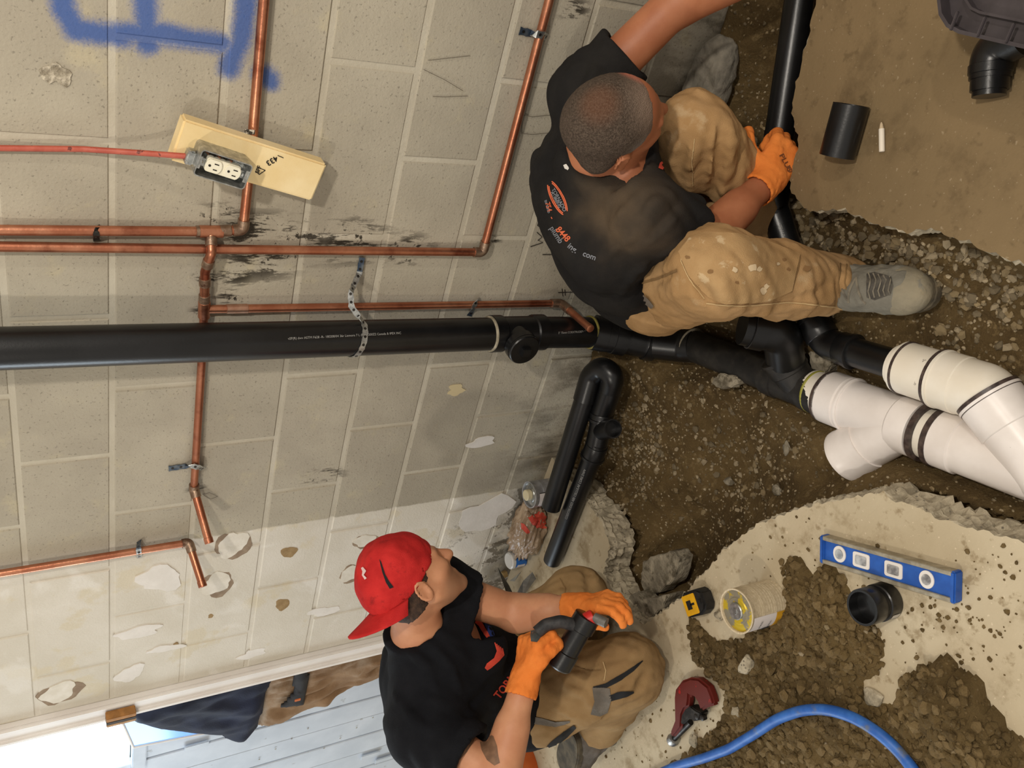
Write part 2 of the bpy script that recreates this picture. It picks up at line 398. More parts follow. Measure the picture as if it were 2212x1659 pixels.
def blob(name, c, rx, rz, mat, parent, seed, depth=.0016, Y=-.0016, n=22, rough=.25):   # ragged dab standing a little proud of the wall
    r = random.Random(seed); V = []; 
    ph = [r.uniform(0, 6.28) for _ in range(4)]
    for k in range(n):
        a = 2 * PI * k / n; q = 1 + rough * (.5 * math.sin(2 * a + ph[0]) + .35 * math.sin(3 * a + ph[1]) + .3 * math.sin(5 * a + ph[2]) + .2 * r.uniform(-1, 1))
        V.append((c[0] + rx * q * math.cos(a), Y, c[2] + rz * q * math.sin(a)))
    V2 = [(v[0], Y + depth * 2, v[2]) for v in V]
    F = [tuple(range(n))] + [(k, n + k, n + (k + 1) % n, (k + 1) % n) for k in range(n)]
    bm = bmesh.new(); vs = [bm.verts.new(v) for v in V + V2]
    for f in F: bm.faces.new([vs[i] for i in f])
    bmesh.ops.recalc_face_normals(bm, faces=bm.faces[:]); return bm_obj(name, bm, mat, parent)
M_GLUE = pm('brown_adhesive', (142, 116, 78), (160, 134, 94), 40, .9, .6, 60)
M_PATCH = pm('bare_plaster_patch', (214, 207, 192), (226, 220, 208), 20, .9, .3, 60)
M_PATCHD = pm('torn_paint_edge', (136, 116, 96), (160, 142, 120), 30, .9, .3, 60)
M_FILL = pm('white_filler', (220, 215, 207), (228, 223, 216), 20, .85, .2, 60)
for i, (px, py, rp) in enumerate(((624, 1192, 16), (610, 1305, 16), (510, 1168, 9), (380, 1392, 6), (455, 1330, 6))):
    c = W(px, py); k = np.linalg.norm(W(px + rp, py) - c); blob('adhesive_dab', c, k, k * .95, M_GLUE, wall, i)
for i, (px, py, rx, rz) in enumerate(((505, 1178, .055, .05), (470, 1262, .05, .05), (760, 1240, .045, .04), (790, 1170, .03, .045), (130, 1497, .05, .055))):
    c = W(px, py); blob('torn_paint_edge', c, rx, rz, M_PATCHD, wall, 20 + i, Y=-.0014)
    blob('bare_plaster_patch', c + np.array([.006, 0, .004]), rx * .86, rz * .86, M_PATCH, wall, 40 + i, Y=-.0024)
for i, (px, py, rx, rz) in enumerate(((300, 1365, .022, .07), (280, 1455, .035, .04), (360, 1400, .015, .05), (545, 1412, .02, .045), (1050, 1110, .075, .10), (1040, 955, .02, .05), (345, 1250, .05, .06), (700, 1320, .02, .06))):
    c = W(px, py); blob('filler_smear', c, rx, rz, M_FILL, wall, 60 + i, Y=-.0018, rough=.35)
c = W(985, 842); blob('filler_smear', c, .018, .03, pm('cream_filler', (198, 182, 144), None), wall, 90, Y=-.0018, rough=.4)
# a chipped hollow high on the wall
c = W(122, 160); hole = blob('chipped_hollow', c, .022, .022, pm('chipped_concrete', (128, 118, 100), (196, 186, 166), 70, .95, 1.0, 70, bdist=.01), wall, 77, Y=-.002, rough=.4)
# felt pen marks on the blocks
def pen(pts, w=.0011):
    q = [W(*a, -.0035) for a in pts]; return tube('pen_mark', q, w, M_INK if w > .001 else pm('faint_pencil', (112, 104, 90), None, rough=.9), wall, 5)
pen([(1172, 482), (1164, 478), (1161, 487), (1169, 492), (1180, 487), (1184, 478)]); pen([(1160, 502), (1171, 512), (1162, 519), (1173, 524), (1146, 533)]); pen([(1172, 550), (1192, 550)])
pen([(1206, 632), (1238, 631)]); pen([(1214, 624), (1216, 640)]); pen([(1220, 626), (1221, 638)])
for a in ([(1130, 248), (1150, 252), (1200, 247)], [(1126, 288), (1150, 290), (1186, 287)], [(935, 208), (960, 209), (1010, 207)], [(1128, 250), (1126, 290)], [(925, 130), (970, 125), (1015, 120)], [(915, 150), (960, 172), (1000, 196)], [(437, 1068), (452, 1064), (470, 1072), (455, 1078), (440, 1070)]): pen(a, .0007)

# ------------------------------------------------------------------ door opening at the left: trim, boarded door, daylight pane
trim = struct(thing('trim_1', 'white painted door casing at the end of the block wall', 'trim', (-1.84, 0, 0)))
del trim['category']
box('casing_board', (-1.852, -.006, .95), (.075, .022, 2.9), M_WHITE, trim, bev=.003)
box('casing_bead', (-1.822, -.020, .95), (.014, .012, 2.9), M_WHITE, trim, bev=.004)
box('casing_edge', (-1.880, -.018, .95), (.018, .016, 2.9), M_WHITE, trim, bev=.004)
box('jamb_board', (-1.880, .10, .95), (.016, .19, 2.9), M_WHITE, trim, bev=.002)
M_BOARD = pm('white_door_paint', (188, 198, 210), (204, 213, 224), 5, .5, .1, 50, c3=(170, 176, 182), s3=16, lo3=.66, hi3=.72)
door = struct(thing('door_1', 'white boarded door set back behind the casing', 'door', (-2.6, .2, 0))); del door['category']
zw = 1.24
edges = [-1.888, -2.02, -2.05, -2.19, -2.33, -2.36, -2.50, -2.64, -2.78, -2.92, -3.06, -3.20, -3.40]
for i in range(len(edges) - 1):
    a, b = edges[i], edges[i + 1]; w = abs(a - b); nar = w < .05
    top = zw if -2.55 < (a + b) / 2 else 2.4
    box('door_board', ((a + b) / 2, .195 - (.012 if nar else 0) + (i % 2) * .003, (top - .3) / 2), (w - .005, .03, top + .3), M_BOARD, door, bev=.003, seg=1)
box('door_backing', (-2.64, .225, 1.05), (1.56, .02, 2.7), pm('dark_gap', (60, 64, 70), None), door, bev=0)
box('rail_board', (-2.22, .178, zw + .01), (.66, .03, .05), M_BOARD, door, bev=.004)
for (px, py) in ((425, 1612), (800, 1632), (830, 1640)):
    c = W(px, py, .17); box('hinge_plate', c, (.03, .006, .09), M_BOARD, door, bev=.002)
for k in range(10): 
    c = W(560 + 35 * k, 1640 - 9 * (k % 4) * 1.8 - 6 * k, .178); lathe('screw_head', [(0, .004), (.002, .003)], c, (0, -1, 0), M_GALV, door, 8)
win = struct(thing('window_1', 'bright daylight pane above the boarded door', 'window', (-2.2, .2, 1.9))); del win['category']
def emit(name, c, s):
    m = bpy.data.materials.new(name); m.use_nodes = True; b = m.node_tree.nodes['Principled BSDF']
    b.inputs['Base Color'].default_value = lin(c); b.inputs['Emission Color'].default_value = lin(c); b.inputs['Emission Strength'].default_value = s; b.inputs['Roughness'].default_value = .15
    return m
box('pane', (-2.22, .19, 1.98), (.66, .006, 1.4), emit('daylight_pane', (232, 250, 252), 6.0), win, bev=0)
_q = [W(x, y, .150) for x, y in ((262, 1556), (288, 1614), (470, 1578), (430, 1530))]
mesh_obj('lower_pane', _q + [p + np.array([0, .006, 0]) for p in _q], [(3, 2, 1, 0), (4, 5, 6, 7), (0, 1, 5, 4), (1, 2, 6, 5), (2, 3, 7, 6), (3, 0, 4, 7)], emit('blue_pane', (112, 160, 226), .8), win)
for _a, _b in ((0, 1), (1, 2)): tube('pane_bar', [_q[_a], _q[_b]], .005, M_WHITE, win, 8)

wl = struct(thing('wall_left_added', 'added unseen side wall that houses the daylight fill', 'wall', (-4.26, -1.7, 0))); del wl['category']  # unseen wall, put in to hold the window behind the daylight fill
for c_, s_ in (((-4.26, -2.75, 1.2), (.10, 1.9, 2.7)), ((-4.26, -.23, 1.2), (.10, .92, 2.7)), ((-4.26, -1.24, .37), (.10, 1.12, 1.04)), ((-4.26, -1.24, 2.4), (.10, 1.12, .36))): box('wall_panel', c_, s_, M_WHITE, wl, bev=0)
w2 = struct(thing('window_added', 'added unseen window serving as source for the cool daylight fill', 'window', (-4.26, -1.24, 1.5))); del w2['category']
box('pane', (-4.27, -1.24, 1.55), (.006, 1.12, 1.34), emit('added_pane_glow', (226, 240, 250), 2.0), w2, bev=0)  # added glowing pane, an invented source for the cool fill
for c_, s_ in (((-4.22, -1.79, 1.55), (.05, .05, 1.34)), ((-4.22, -.69, 1.55), (.05, .05, 1.34)), ((-4.22, -1.24, .90), (.06, 1.15, .05)), ((-4.22, -1.24, 2.21), (.05, 1.15, .05)), ((-4.24, -1.24, 1.55), (.03, .03, 1.34))): box('added_window_frame', c_, s_, M_WHITE, w2, bev=.003)

# ------------------------------------------------------------------ floor slab with a broken-out trench
def jag(pts, step=.010, amp=.0045, seed=1):
    r = random.Random(seed); out = []
    for i in range(len(pts) - 1):
        a, b = np.array(pts[i]), np.array(pts[i + 1]); L = np.linalg.norm(b - a); n = max(1, int(L / step)); t = np.array([-(b - a)[1], (b - a)[0]]) / (L + 1e-9)
        for k in range(n): out.append(a + (b - a) * k / n + (t * r.uniform(-amp, amp) if (k or i) else 0))
    out.append(np.array(pts[-1])); return out
def g2(l, z=0.0): return [G(x, y, z)[:2] for x, y in l]
LEFT_E = g2([(1255, 1065), (1300, 1130), (1318, 1180), (1302, 1240), (1340, 1308), (1392, 1352), (1475, 1288), (1560, 1192), (1640, 1130), (1700, 1108), (1745, 1093), (1870, 1068), (1908, 1062), (1935, 1085), (1962, 1085), (2030, 1122), (2100, 1140), (2212, 1172), (2330, 1215)])
RIGHT_E = g2([(1790, -110), (1765, 0), (1732, 130), (1715, 200), (1711, 255), (1722, 292), (1722, 322), (1704, 385), (1712, 415), (1742, 455), (1825, 452), (1880, 478), (1950, 502), (2010, 496), (2092, 522), (2150, 548), (2212, 570), (2330, 600)])
left_poly = [np.array([-1.035, 0.0])] + jag(LEFT_E, seed=3) + [np.array([.05, -3.6]), np.array([-4.2, -3.6]), np.array([-4.2, .21]), np.array([-1.88, .21]), np.array([-1.88, 0.0])]
right_poly = [np.array([1.35, -.02]), np.array([1.0, -.10])] + jag(RIGHT_E, seed=4) + [np.array([.62, -1.9]), np.array([.9, -3.6]), np.array([3.0, -3.6]), np.array([3.0, -.02])]
def slab(name, poly, jn, mtop, th=.095, seed=0):
    """top face plus a fractured vertical edge of stacked ragged rings"""
    r = random.Random(seed); n = len(poly); P = [np.array([p[0], p[1], 0.0]) for p in poly]; V = list(P); F = [tuple(range(n))]; mats = [0]
    cen = [np.zeros(2)] * n
    rings = [list(range(n))]
    for li, (dz, ins) in enumerate(((-.004, .001), (-.014, -.002), (-.026, .003), (-.038, -.003), (-.052, .004), (-.066, .000), (-.08, .006), (-th, .008))):
        ring = []
        for i in range(n):
            a, b = P[i - 1][:2], P[(i + 1) % n][:2]; d = nrm(b - a); nn = np.array([d[1], -d[0]])
            rough = jn[0] <= i <= jn[1]
            off = (ins * -1 + r.uniform(-.006, .006)) if rough else 0
            V.append(np.array([P[i][0] + nn[0] * off, P[i][1] + nn[1] * off, dz + (r.uniform(-.004, .004) if rough else 0)])); ring.append(len(V) - 1)
        q = rings[-1]
        for i in range(n): F.append((q[i], q[(i + 1) % n], ring[(i + 1) % n], ring[i])); mats.append(1)
        rings.append(ring)
    o = mesh_obj(name, V, F, mtop); o.data.materials.append(M_BROKEN)
    for p, m in zip(o.data.polygons, mats): p.material_index = m
    bm = bmesh.new(); bm.from_mesh(o.data); bmesh.ops.recalc_face_normals(bm, faces=bm.faces[:])
    bmesh.ops.triangulate(bm, faces=[f for f in bm.faces if len(f.verts) > 4]); bm.to_mesh(o.data); bm.free()
    if max((p.normal.z for p in o.data.polygons if p.material_index == 0)) < 0: o.data.flip_normals()
    return o
floor = struct(slab('floor', left_poly, (0, len(left_poly) - 6), M_SLAB_L, seed=1))
floor2 = struct(slab('floor', right_poly, (2, len(right_poly) - 4), M_SLAB_R, seed=2))

# ------------------------------------------------------------------ excavated earth
LP = [tuple(p) for p in left_poly]; RP = [tuple(p) for p in right_poly]
def gz(x, y):
    """height of the dug earth"""
    p = np.stack([x, y], -1)
    z = -.150 + .022 * vnoise(p * 2.2, 11, 3) + .010 * vnoise(p * 9, 12, 3)
    def bumpf(cx, cy, sx, sy, h): return h * np.exp(-((x - cx) / sx) ** 2 - ((y - cy) / sy) ** 2)
    z = z + bumpf(-.70, -.52, .22, .14, -.10) + bumpf(-.98, -.52, .16, .10, -.07)       # deep end by the kneeling man
    z = z + bumpf(-.14, -.22, .19, .15, .185) + bumpf(-.55, -.22, .22, .12, .035)         # bank against the wall, seat of the crouching man
    z = z + bumpf(.95, -.12, .40, .14, .10) + bumpf(.45, -.04, .40, .11, .12) + bumpf(-.72, -.02, .36, .10, .14)
    z = z + bumpf(.14, -.80, .12, .20, .035) + bumpf(.05, -1.0, .06, .15, .02)
    z = z + bumpf(-.20, -1.22, .10, .12, .05)
    # the pipe runs lie in channels
    runs = [([(-.452, -.095, -.02), (-.44, -.20, -.125), (-.37, -.34, -.138), (-.247, -.70, -.15), (-.10, -1.14, -.15), (-.02, -1.4, -.15)], .064),
            ([(.043, -.83, -.125), (.083, -1.02, -.125), (-.03, -1.22, -.14)], .062), ([(.62, -.33, -.045), (.24, -.34, -.05), (.09, -.40, -.06), (.04, -.50, -.085), (-.04, -.63, -.118), (-.06, -.69, -.125), (.045, -.84, -.125)], .036),
            ([(-.27, -.62, -.15), (-.20, -.55, -.10), (-.15, -.52, -.02)], .05)]
    for pts, r in runs:
        best = np.full(x.shape, 9.0); zz = np.zeros(x.shape)
        for (ax, ay, az), (bx, by, bz) in zip(pts, pts[1:]):
            L = (bx - ax) ** 2 + (by - ay) ** 2 + 1e-9; t = np.clip(((x - ax) * (bx - ax) + (y - ay) * (by - ay)) / L, 0, 1)
            d = np.hypot(x - ax - t * (bx - ax), y - ay - t * (by - ay)); m = d < best; best = np.where(m, d, best); zz = np.where(m, az + (bz - az) * t, zz)
        lim = zz - r * .75 + np.clip((best - r * .9) / .10, 0, 1) * .10 + np.clip((best - r - .09) / .05, 0, 9)
        z = np.minimum(z, lim)
    return z
gx = np.arange(-1.50, 1.55, .009); gy = np.arange(-2.25, .012, .009); GX, GY = np.meshgrid(gx, gy, indexing='ij')
GZ = gz(GX, GY)
for poly in (LP, RP):
    ins = inpoly(GX, GY, poly); d = pdist(GX, GY, poly); near = np.clip(1 - d / .06, 0, 1)
    GZ = np.where(ins, np.minimum(GZ, -.11) - np.clip(d, 0, .1) * .3, GZ + near * .055)
nx, ny = GX.shape; idx = np.arange(nx * ny).reshape(nx, ny)
q = np.stack([idx[:-1, :-1], idx[1:, :-1], idx[1:, 1:], idx[:-1, 1:]], -1).reshape(-1, 4)
dd = inpoly(GX, GY, LP) & (pdist(GX, GY, LP) > .20) | inpoly(GX, GY, RP) & (pdist(GX, GY, RP) > .20)
keep = ~(dd.ravel()[q].all(1)); q = q[keep]
used = np.unique(q); rm = -np.ones(nx * ny, int); rm[used] = np.arange(len(used))
ground = struct(mesh_obj('ground', np.stack([GX, GY, GZ], -1).reshape(-1, 3)[used], rm[q], M_DIRT, smooth=True))
_gb = BVHTree.FromPolygons([v.co[:] for v in ground.data.vertices], [p.vertices[:] for p in ground.data.polygons])
def gh(x, y):
    h = _gb.ray_cast(Vector((x, y, 1.0)), Vector((0, 0, -1)))
    return h[0].z if h[0] is not None else -.12
# stones
def stone_mesh(seed, sub=1):
    r = np.random.default_rng(seed); bm = bmesh.new(); bmesh.ops.create_icosphere(bm, subdivisions=sub, radius=1.0)
    sc = np.array([1, r.uniform(.65, .95), r.uniform(.4, .65)])
    for v in bm.verts: v.co = Vector(np.array(v.co) * sc * (1 + r.uniform(-.28, .22)))
    me = bpy.data.meshes.new('stone'); bm.to_mesh(me); bm.free(); return me
ST = []
for s in range(9):
    me = stone_mesh(s); me.materials.append(M_STONE[s % 3]); ST.append(me)
zones = [  # photograph outlines of the stony stretches: density per m2, size range
    ([(1705, 420), (1830, 460), (1950, 510), (2092, 530), (2212, 580), (2212, 700), (2050, 640), (1880, 560), (1740, 530)], 6000, (.006, .013)),
    ([(1330, 880), (1420, 880), (1440, 960), (1380, 1120), (1310, 1130), (1270, 1060)], 6500, (.004, .009)),
    ([(1350, 800), (1500, 790), (1740, 900), (1780, 960), (1640, 1080), (1420, 1100), (1400, 900)], 1500, (.003, .012)),
    ([(1450, 70), (1640, 0), (1700, 0), (1660, 300), (1620, 260)], 500, (.003, .008)),
    ([(2050, 640), (2212, 700), (2212, 830), (2150, 800), (2000, 740)], 2200, (.005, .013)),
    ([(1620, 300), (1660, 300), (1640, 400), (1610, 380)], 4000, (.006, .011)),
    ([(1320, 1130), (1420, 1120), (1640, 1090), (1560, 1180), (1480, 1280), (1400, 1340), (1340, 1290)], 300, (.004, .010)),
    ([(1880, 1060), (1960, 1080), (2212, 1165), (2212, 1080), (2000, 1040), (1860, 1030)], 500, (.004, .009))]
cand = []
for poly, dens, (s0, s1) in zones:
    P = [tuple(G(x, y, -.15)[:2]) for x, y in poly]; xs = [p[0] for p in P]; ys = [p[1] for p in P]
    A = (max(xs) - min(xs)) * (max(ys) - min(ys)); n = int(A * dens * 1.0)
    X = RNG.uniform(min(xs), max(xs), n); Y = RNG.uniform(min(ys), max(ys), n)
    ok = inpoly(X, Y, P) & ~(inpoly(X, Y, LP)) & ~(inpoly(X, Y, RP)) & (Y < -.02)
    for x, y in zip(X[ok], Y[ok]): cand.append((s0 + (s1 - s0) * random.random() ** 1.6, x, y))
cand.sort(reverse=True)
def stone_xf(s, x, y):
    return Matrix.Translation((x, y, gh(x, y) + s * .12)) @ Euler((random.uniform(-.5, .5), random.uniform(-.5, .5), random.uniform(0, 6.3))).to_matrix().to_4x4() @ Matrix.Diagonal((s, s, s, 1))
for s, x, y in cand[:300]:
    o = bpy.data.objects.new('stone', random.choice(ST)); COL.objects.link(o); o.parent = ground; o.matrix_local = stone_xf(s * 1.15, x, y)
def scatter(name, items, meshes, parent, mats, zf):
    Vs, Fs, mi, n = [], [], [], 0
    base = [(np.array([v.co[:] for v in m.vertices]), np.array([p.vertices[:] for p in m.polygons])) for m in meshes]
    for s, x, y in items:
        k = random.randrange(len(base)); bv, bf = base[k]; X = np.array(zf(s, x, y))
        Vs.append(bv @ X[:3, :3].T + X[:3, 3]); Fs.append(bf + n); n += len(bv); mi += [k % len(mats)] * len(bf)
    o = mesh_obj(name, np.concatenate(Vs), np.concatenate(Fs), None, parent)
    for m in mats: o.data.materials.append(m)
    o.data.polygons.foreach_set('material_index', mi); return stuff(o)
fine = cand[300:]
for _ in range(9000):                     # grit over the whole trench
    x, y = random.uniform(-1.2, .9), random.uniform(-1.45, -.02)
    fine.append((random.uniform(.0018, .0055), x, y))
fx = np.array([f[1] for f in fine]); fy = np.array([f[2] for f in fine]); ok = ~(inpoly(fx, fy, LP) | inpoly(fx, fy, RP))
fine = [f for f, k in zip(fine, ok) if k]
scatter('gravel', fine, ST, ground, M_STONE, stone_xf)

# heap of dug clay thrown on the near slab
PILE = [tuple(G(x, y)[:2]) for x, y in [(1488, 1331), (1550, 1385), (1600, 1380), (1690, 1330), (1700, 1250), (1680, 1215), (1730, 1200), (1760, 1240), (1796, 1213), (1833, 1265), (1892, 1345), (1914, 1390), (1903, 1448), (1866, 1470), (1873, 1510), (1936, 1529), (1947, 1463), (2024, 1426), (2060, 1419), (2116, 1481), (2156, 1547), (2171, 1580), (2225, 1606), (2290, 1640), (2340, 1720), (2240, 1770), (2120, 1750), (2000, 1800), (1860, 1770), (1720, 1810), (1580, 1770), (1490, 1740), (1430, 1690), (1452, 1650), (1515, 1600), (1575, 1540), (1560, 1480), (1499, 1426)]]
px_ = np.array(PILE); hx = np.arange(px_[:, 0].min() - .03, px_[:, 0].max() + .03, .007); hy = np.arange(px_[:, 1].min() - .03, px_[:, 1].max() + .03, .007)
HX, HY = np.meshgrid(hx, hy, indexing='ij'); hp = np.stack([HX, HY], -1)
sd = pdist(HX, HY, PILE) * np.where(inpoly(HX, HY, PILE), 1, -1) + .010 * vnoise(hp * 7, 31, 3)
HZ = np.clip(sd / .05, -.4, 1) * .018 + np.clip(sd / .02, 0, 1) * (.010 * np.abs(vnoise(hp * 8, 32, 3)) + .014 * vnoise(hp * 3, 33, 2))
for (qx, qy, qr, qh) in ((2080, 1500, .085, .045), (1700, 1330, .05, .01), (1650, 1500, .09, .012)):
    c = G(qx, qy); HZ += np.where(sd > 0, qh * np.exp(-((HX - c[0]) ** 2 + (HY - c[1]) ** 2) / qr ** 2), 0)
n1, n2 = HX.shape; idx = np.arange(n1 * n2).reshape(n1, n2); q = np.stack([idx[:-1, :-1], idx[1:, :-1], idx[1:, 1:], idx[:-1, 1:]], -1).reshape(-1, 4)
q = q[(HZ.ravel()[q] > -.002).any(1)]; used = np.unique(q); rm = -np.ones(n1 * n2, int); rm[used] = np.arange(len(used))
heap = tag(stuff(mesh_obj('clay_heap', np.stack([HX, HY, HZ], -1).reshape(-1, 3)[used], rm[q], M_MUD, smooth=True)), 'heap of dug brown clay spread over the pale slab', 'earth')
_hb = BVHTree.FromPolygons([v.co[:] for v in heap.data.vertices], [p.vertices[:] for p in heap.data.polygons])
def hh(x, y):
    h = _hb.ray_cast(Vector((x, y, 1.0)), Vector((0, 0, -1))); return max(0.0, h[0].z) if h[0] is not None else 0.0
CL = []
for s in range(6):
    me = stone_mesh(100 + s); me.materials.append(M_MUD); CL.append(me)
items = []
while len(items) < 4200:
    x, y = random.uniform(*map(float, (px_[:, 0].min(), px_[:, 0].max()))), random.uniform(*map(float, (px_[:, 1].min(), px_[:, 1].max())))
    if inpoly(np.array(x), np.array(y), PILE): items.append((.003 + .014 * random.random() ** 2.4, x, y))
for _ in range(260):                      # crumbs strewn about the slab
    k = random.choice(((2130, 1400), (1980, 1340), (1900, 1250), (2150, 1250), (1450, 1540), (1480, 1600), (1330, 1620), (1700, 1180), (2050, 1330)))
    c = G(k[0] + random.gauss(0, 60), k[1] + random.gauss(0, 50)); items.append((.002 + .005 * random.random() ** 2, c[0], c[1]))
items = [i for i in items if bool(inpoly(np.array(i[1]), np.array(i[2]), LP)) and (i[1], i[2]) and pdist(np.array(i[1]), np.array(i[2]), LP) > .01]
def clod_xf(s, x, y): return Matrix.Translation((x, y, hh(x, y) + s * .2)) @ Euler((random.uniform(-.5, .5), random.uniform(-.5, .5), random.uniform(0, 6.3))).to_matrix().to_4x4() @ Matrix.Diagonal((s, s, s, 1))
scatter('clods', items, CL, heap, [M_MUD, dirt_material('pale_clay', (124, 103, 68), (146, 124, 86), (104, 86, 54)), M_MUD], clod_xf)
for i in range(60):                       # pale rubble picked out of the heap
    for _t in range(50):
        x, y = random.uniform(px_[:, 0].min(), px_[:, 0].max()), random.uniform(px_[:, 1].min(), px_[:, 1].max())
        if inpoly(np.array(x), np.array(y), PILE): break
    s = random.uniform(.004, .010); o = bpy.data.objects.new('stone', ST[(i % 3) * 3 + 2 if i % 2 else i % 9]); COL.objects.link(o); o.parent = heap; o.matrix_local = clod_xf(s, x, y)
# larger lumps of rubble
def rubble(name, px, py, size, label, cat='rubble', mat=None, seed=0, z=None, flat=.6, sub=3, grp=None, rough=.22):
    r = np.random.default_rng(seed); bm = bmesh.new(); bmesh.ops.create_icosphere(bm, subdivisions=sub, radius=1.0)
    V = np.array([v.co[:] for v in bm.verts]); n = 1 + rough * vnoise(V * .55, seed, 2) + .05 * vnoise(V * 2.2, seed + 1, 2)
    V = V * n[:, None]
    for k in range(7):                   # chop facets
        d = nrm(r.normal(size=3)); t = r.uniform(.62, .85); e = np.clip(V @ d - t, 0, None); V = V - e[:, None] * d * .9
    V = V * np.array(size)
    a = r.uniform(0, 6.28) if flat > 0 else 0
    if z is None: z = hh(*G(px, py)[:2])
    c = G(px, py, z + size[2] * .5)
    ca, sa = math.cos(a), math.sin(a); V = V @ np.array([[ca, -sa, 0], [sa, ca, 0], [0, 0, 1]])
    V[:, 2] = np.maximum(V[:, 2], -size[2] * .6)
    for v, p in zip(bm.verts, V): v.co = Vector(p)
    o = bm_obj(name, bm, mat or M_BROKEN); o.location = (c[0], c[1], z + size[2] * .55); shade(o, 25)
    return tag(o, label, cat, grp)
rubble('concrete_chunk', 1612, 1435, (.030, .020, .014), 'long pale chunk of concrete on the clay heap below the yellow can', seed=3, flat=0)
rubble('concrete_chunk', 1500, 1600, (.022, .018, .012), 'grey rubble lump touching the wheel of the red pipe cutter', seed=5)
rubble('concrete_chunk', 1885, 1505, (.026, .020, .008), 'flat whitish concrete flake at the blue hose bend', seed=6)
rubble('concrete_chunk', 1555, 1330, (.016, .014, .011), 'small grey lump beside the black tape measure', seed=8)
rubble('concrete_chunk', 1590, 1540, (.018, .015, .010), 'angular pale lump right of the red pipe cutter', seed=9)
# ------------------------------------------------------------------ black drain stack down the wall and into the trench
def sx(z): return -.4315 + (z - .904) * .0252
R3 = .0445
stk = thing('drain_stack', 'thick black plastic drain stack running down the wall into the trench', 'drain pipe', (sx(0), -.10, 0))
tube('pipe', [(sx(2.5), -.09, 2.5), (sx(.42), -.09, .42)], R3, M_ABS, stk, 32)
S = lambda z, y=-.09: np.array([sx(z), y, z])
# cleanout tee with a screwed plug
lathe('glue_ring', [(0, R3 + .001), (.002, R3 + .0045), (.006, R3 + .0045), (.007, R3 + .001)], S(.447), (0, 0, -1), pm('dry_glue', (120, 112, 92), (170, 160, 140), 40, .5), stk, 32)
lathe('cleanout_tee', [(0, .046), (.001, .0505), (.032, .0505), (.036, .0465), (.13, .0465), (.134, .0505), (.168, .0505), (.169, .046)], S(.442), S(.2) - S(.44), M_ABS, stk, 32)
cap = lathe('cleanout_branch', [(0, .040), (.05, .040), (.052, .0455), (.072, .0455)], S(.375), (0, -1, 0), M_ABS, stk, 32)
cp = lathe('cleanout_plug', [(.062, .043), (.072, .0445), (.080, .0445), (.083, .042)], S(.375), (0, -1, 0), M_ABS, cap, 32)
box('plug_square', S(.375, -.09 - .088), (.026, .016, .026), M_ABS, cap, bev=.002)
tube('lower_pipe', [S(.29), S(.09, -.098)], R3, M_ABS, stk, 32)
lathe('glue_ring', [(0, R3 + .0005), (.002, R3 + .004), (.005, R3 + .004), (.006, R3)], S(.118, -.097), (0, -.02, -1), pm('yellow_glue', (128, 118, 60), None, rough=.4), stk, 32)
b1 = np.array([-.455, -.150, -.035]); b2 = np.array([-.432, -.215, -.118]); b3 = G(1500, 748, -.135); b4 = G(1775, 853, -.15)
d1 = nrm(b1 - S(.09, -.098))
lathe('coupling', [(0, .045), (.001, .0515), (.036, .0515), (.037, .0495), (.060, .0495), (.061, .0515), (.098, .0515), (.1, .046)], S(.102, -.097), d1, M_ABS, stk, 32)
tube('bend', fillet([S(.05, -.11), b1 + d1 * .02, b2 + (b3 - b2) * .2, b3], .06), .0475, M_ABS, stk, 32)
lathe('bend_collar', [(0, .047), (.001, .0525), (.03, .0525), (.031, .047)], b1 + d1 * .012, d1, M_ABS, stk, 32)
dm = nrm(b4 - b3)
lathe('glue_ring', [(0, .048), (.002, .0515), (.005, .0515), (.006, .048)], b3 - dm * .012, dm, MATS['dry_glue'], stk, 32)
tube('sloping_pipe', [b3 - dm * .02, b4 + dm * .01], R3, M_ABSD, stk, 32)
w0 = b4 - dm * .17
lathe('wye', [(0, .046), (.001, .0515), (.04, .0515), (.042, .048), (.125, .048), (.127, .0525), (.172, .0525), (.173, .046)], w0, dm, M_ABSD, stk, 32)
e1 = w0 + dm * .105; e2 = G(1688, 772, -.105); e3 = G(1690, 722, -.055); e4 = G(1622, 708, .012)
tube('wye_branch', [e1, e2], .0465, M_ABSD, stk, 32)
hub('branch_hub', e1 + (e2 - e1) * .55, e2 + nrm(e2 - e1) * .005, .0505, M_ABSD, stk)
tube('riser_bend', fillet([e2 - nrm(e2 - e1) * .02, e3, e4 + (e3 - e4) * .35], .05), .0475, M_ABS, stk, 32)
v, f = sweep([e4 + (e3 - e4) * .42, e4], .0515, 32, hollow=(.9, .055)); shade(mesh_obj('open_socket', v, f, M_ABS, stk), 50); lathe('socket_rim', [(-.001, .0485), (.0005, .0520), (.001, .0500), (-.0005, .0470)], e4, e4 - e3, pm('abs_rim_highlight', (66, 64, 62), None, rough=.35), stk, 32, caps=False)  # the ring's lighter colour stands in for a highlight on the socket rim
def pipe_print(parent, s, size, c, along, out, r, mat=M_PRINT, bold=False):    # lettering wrapped round a pipe
    me = text_mesh(s, size, bold); xa = nrm(along); n = nrm(np.array(out) - xa * (np.array(out) @ xa)); ya = np.cross(n, xa)
    for vtx in me.vertices:
        a = vtx.co.y / r; p = np.array(c) + xa * vtx.co.x + (r + .0006) * (math.cos(a) * n + math.sin(a) * ya); vtx.co = Vector(p)
    o = bpy.data.objects.new('printed_lettering', me); COL.objects.link(o); me.materials.append(mat); setp(o, parent); return o
toc = lambda p: nrm(CC - np.array(p))
c = W(655, 722, -.135); c = S(W(655, 722, -.09)[2])
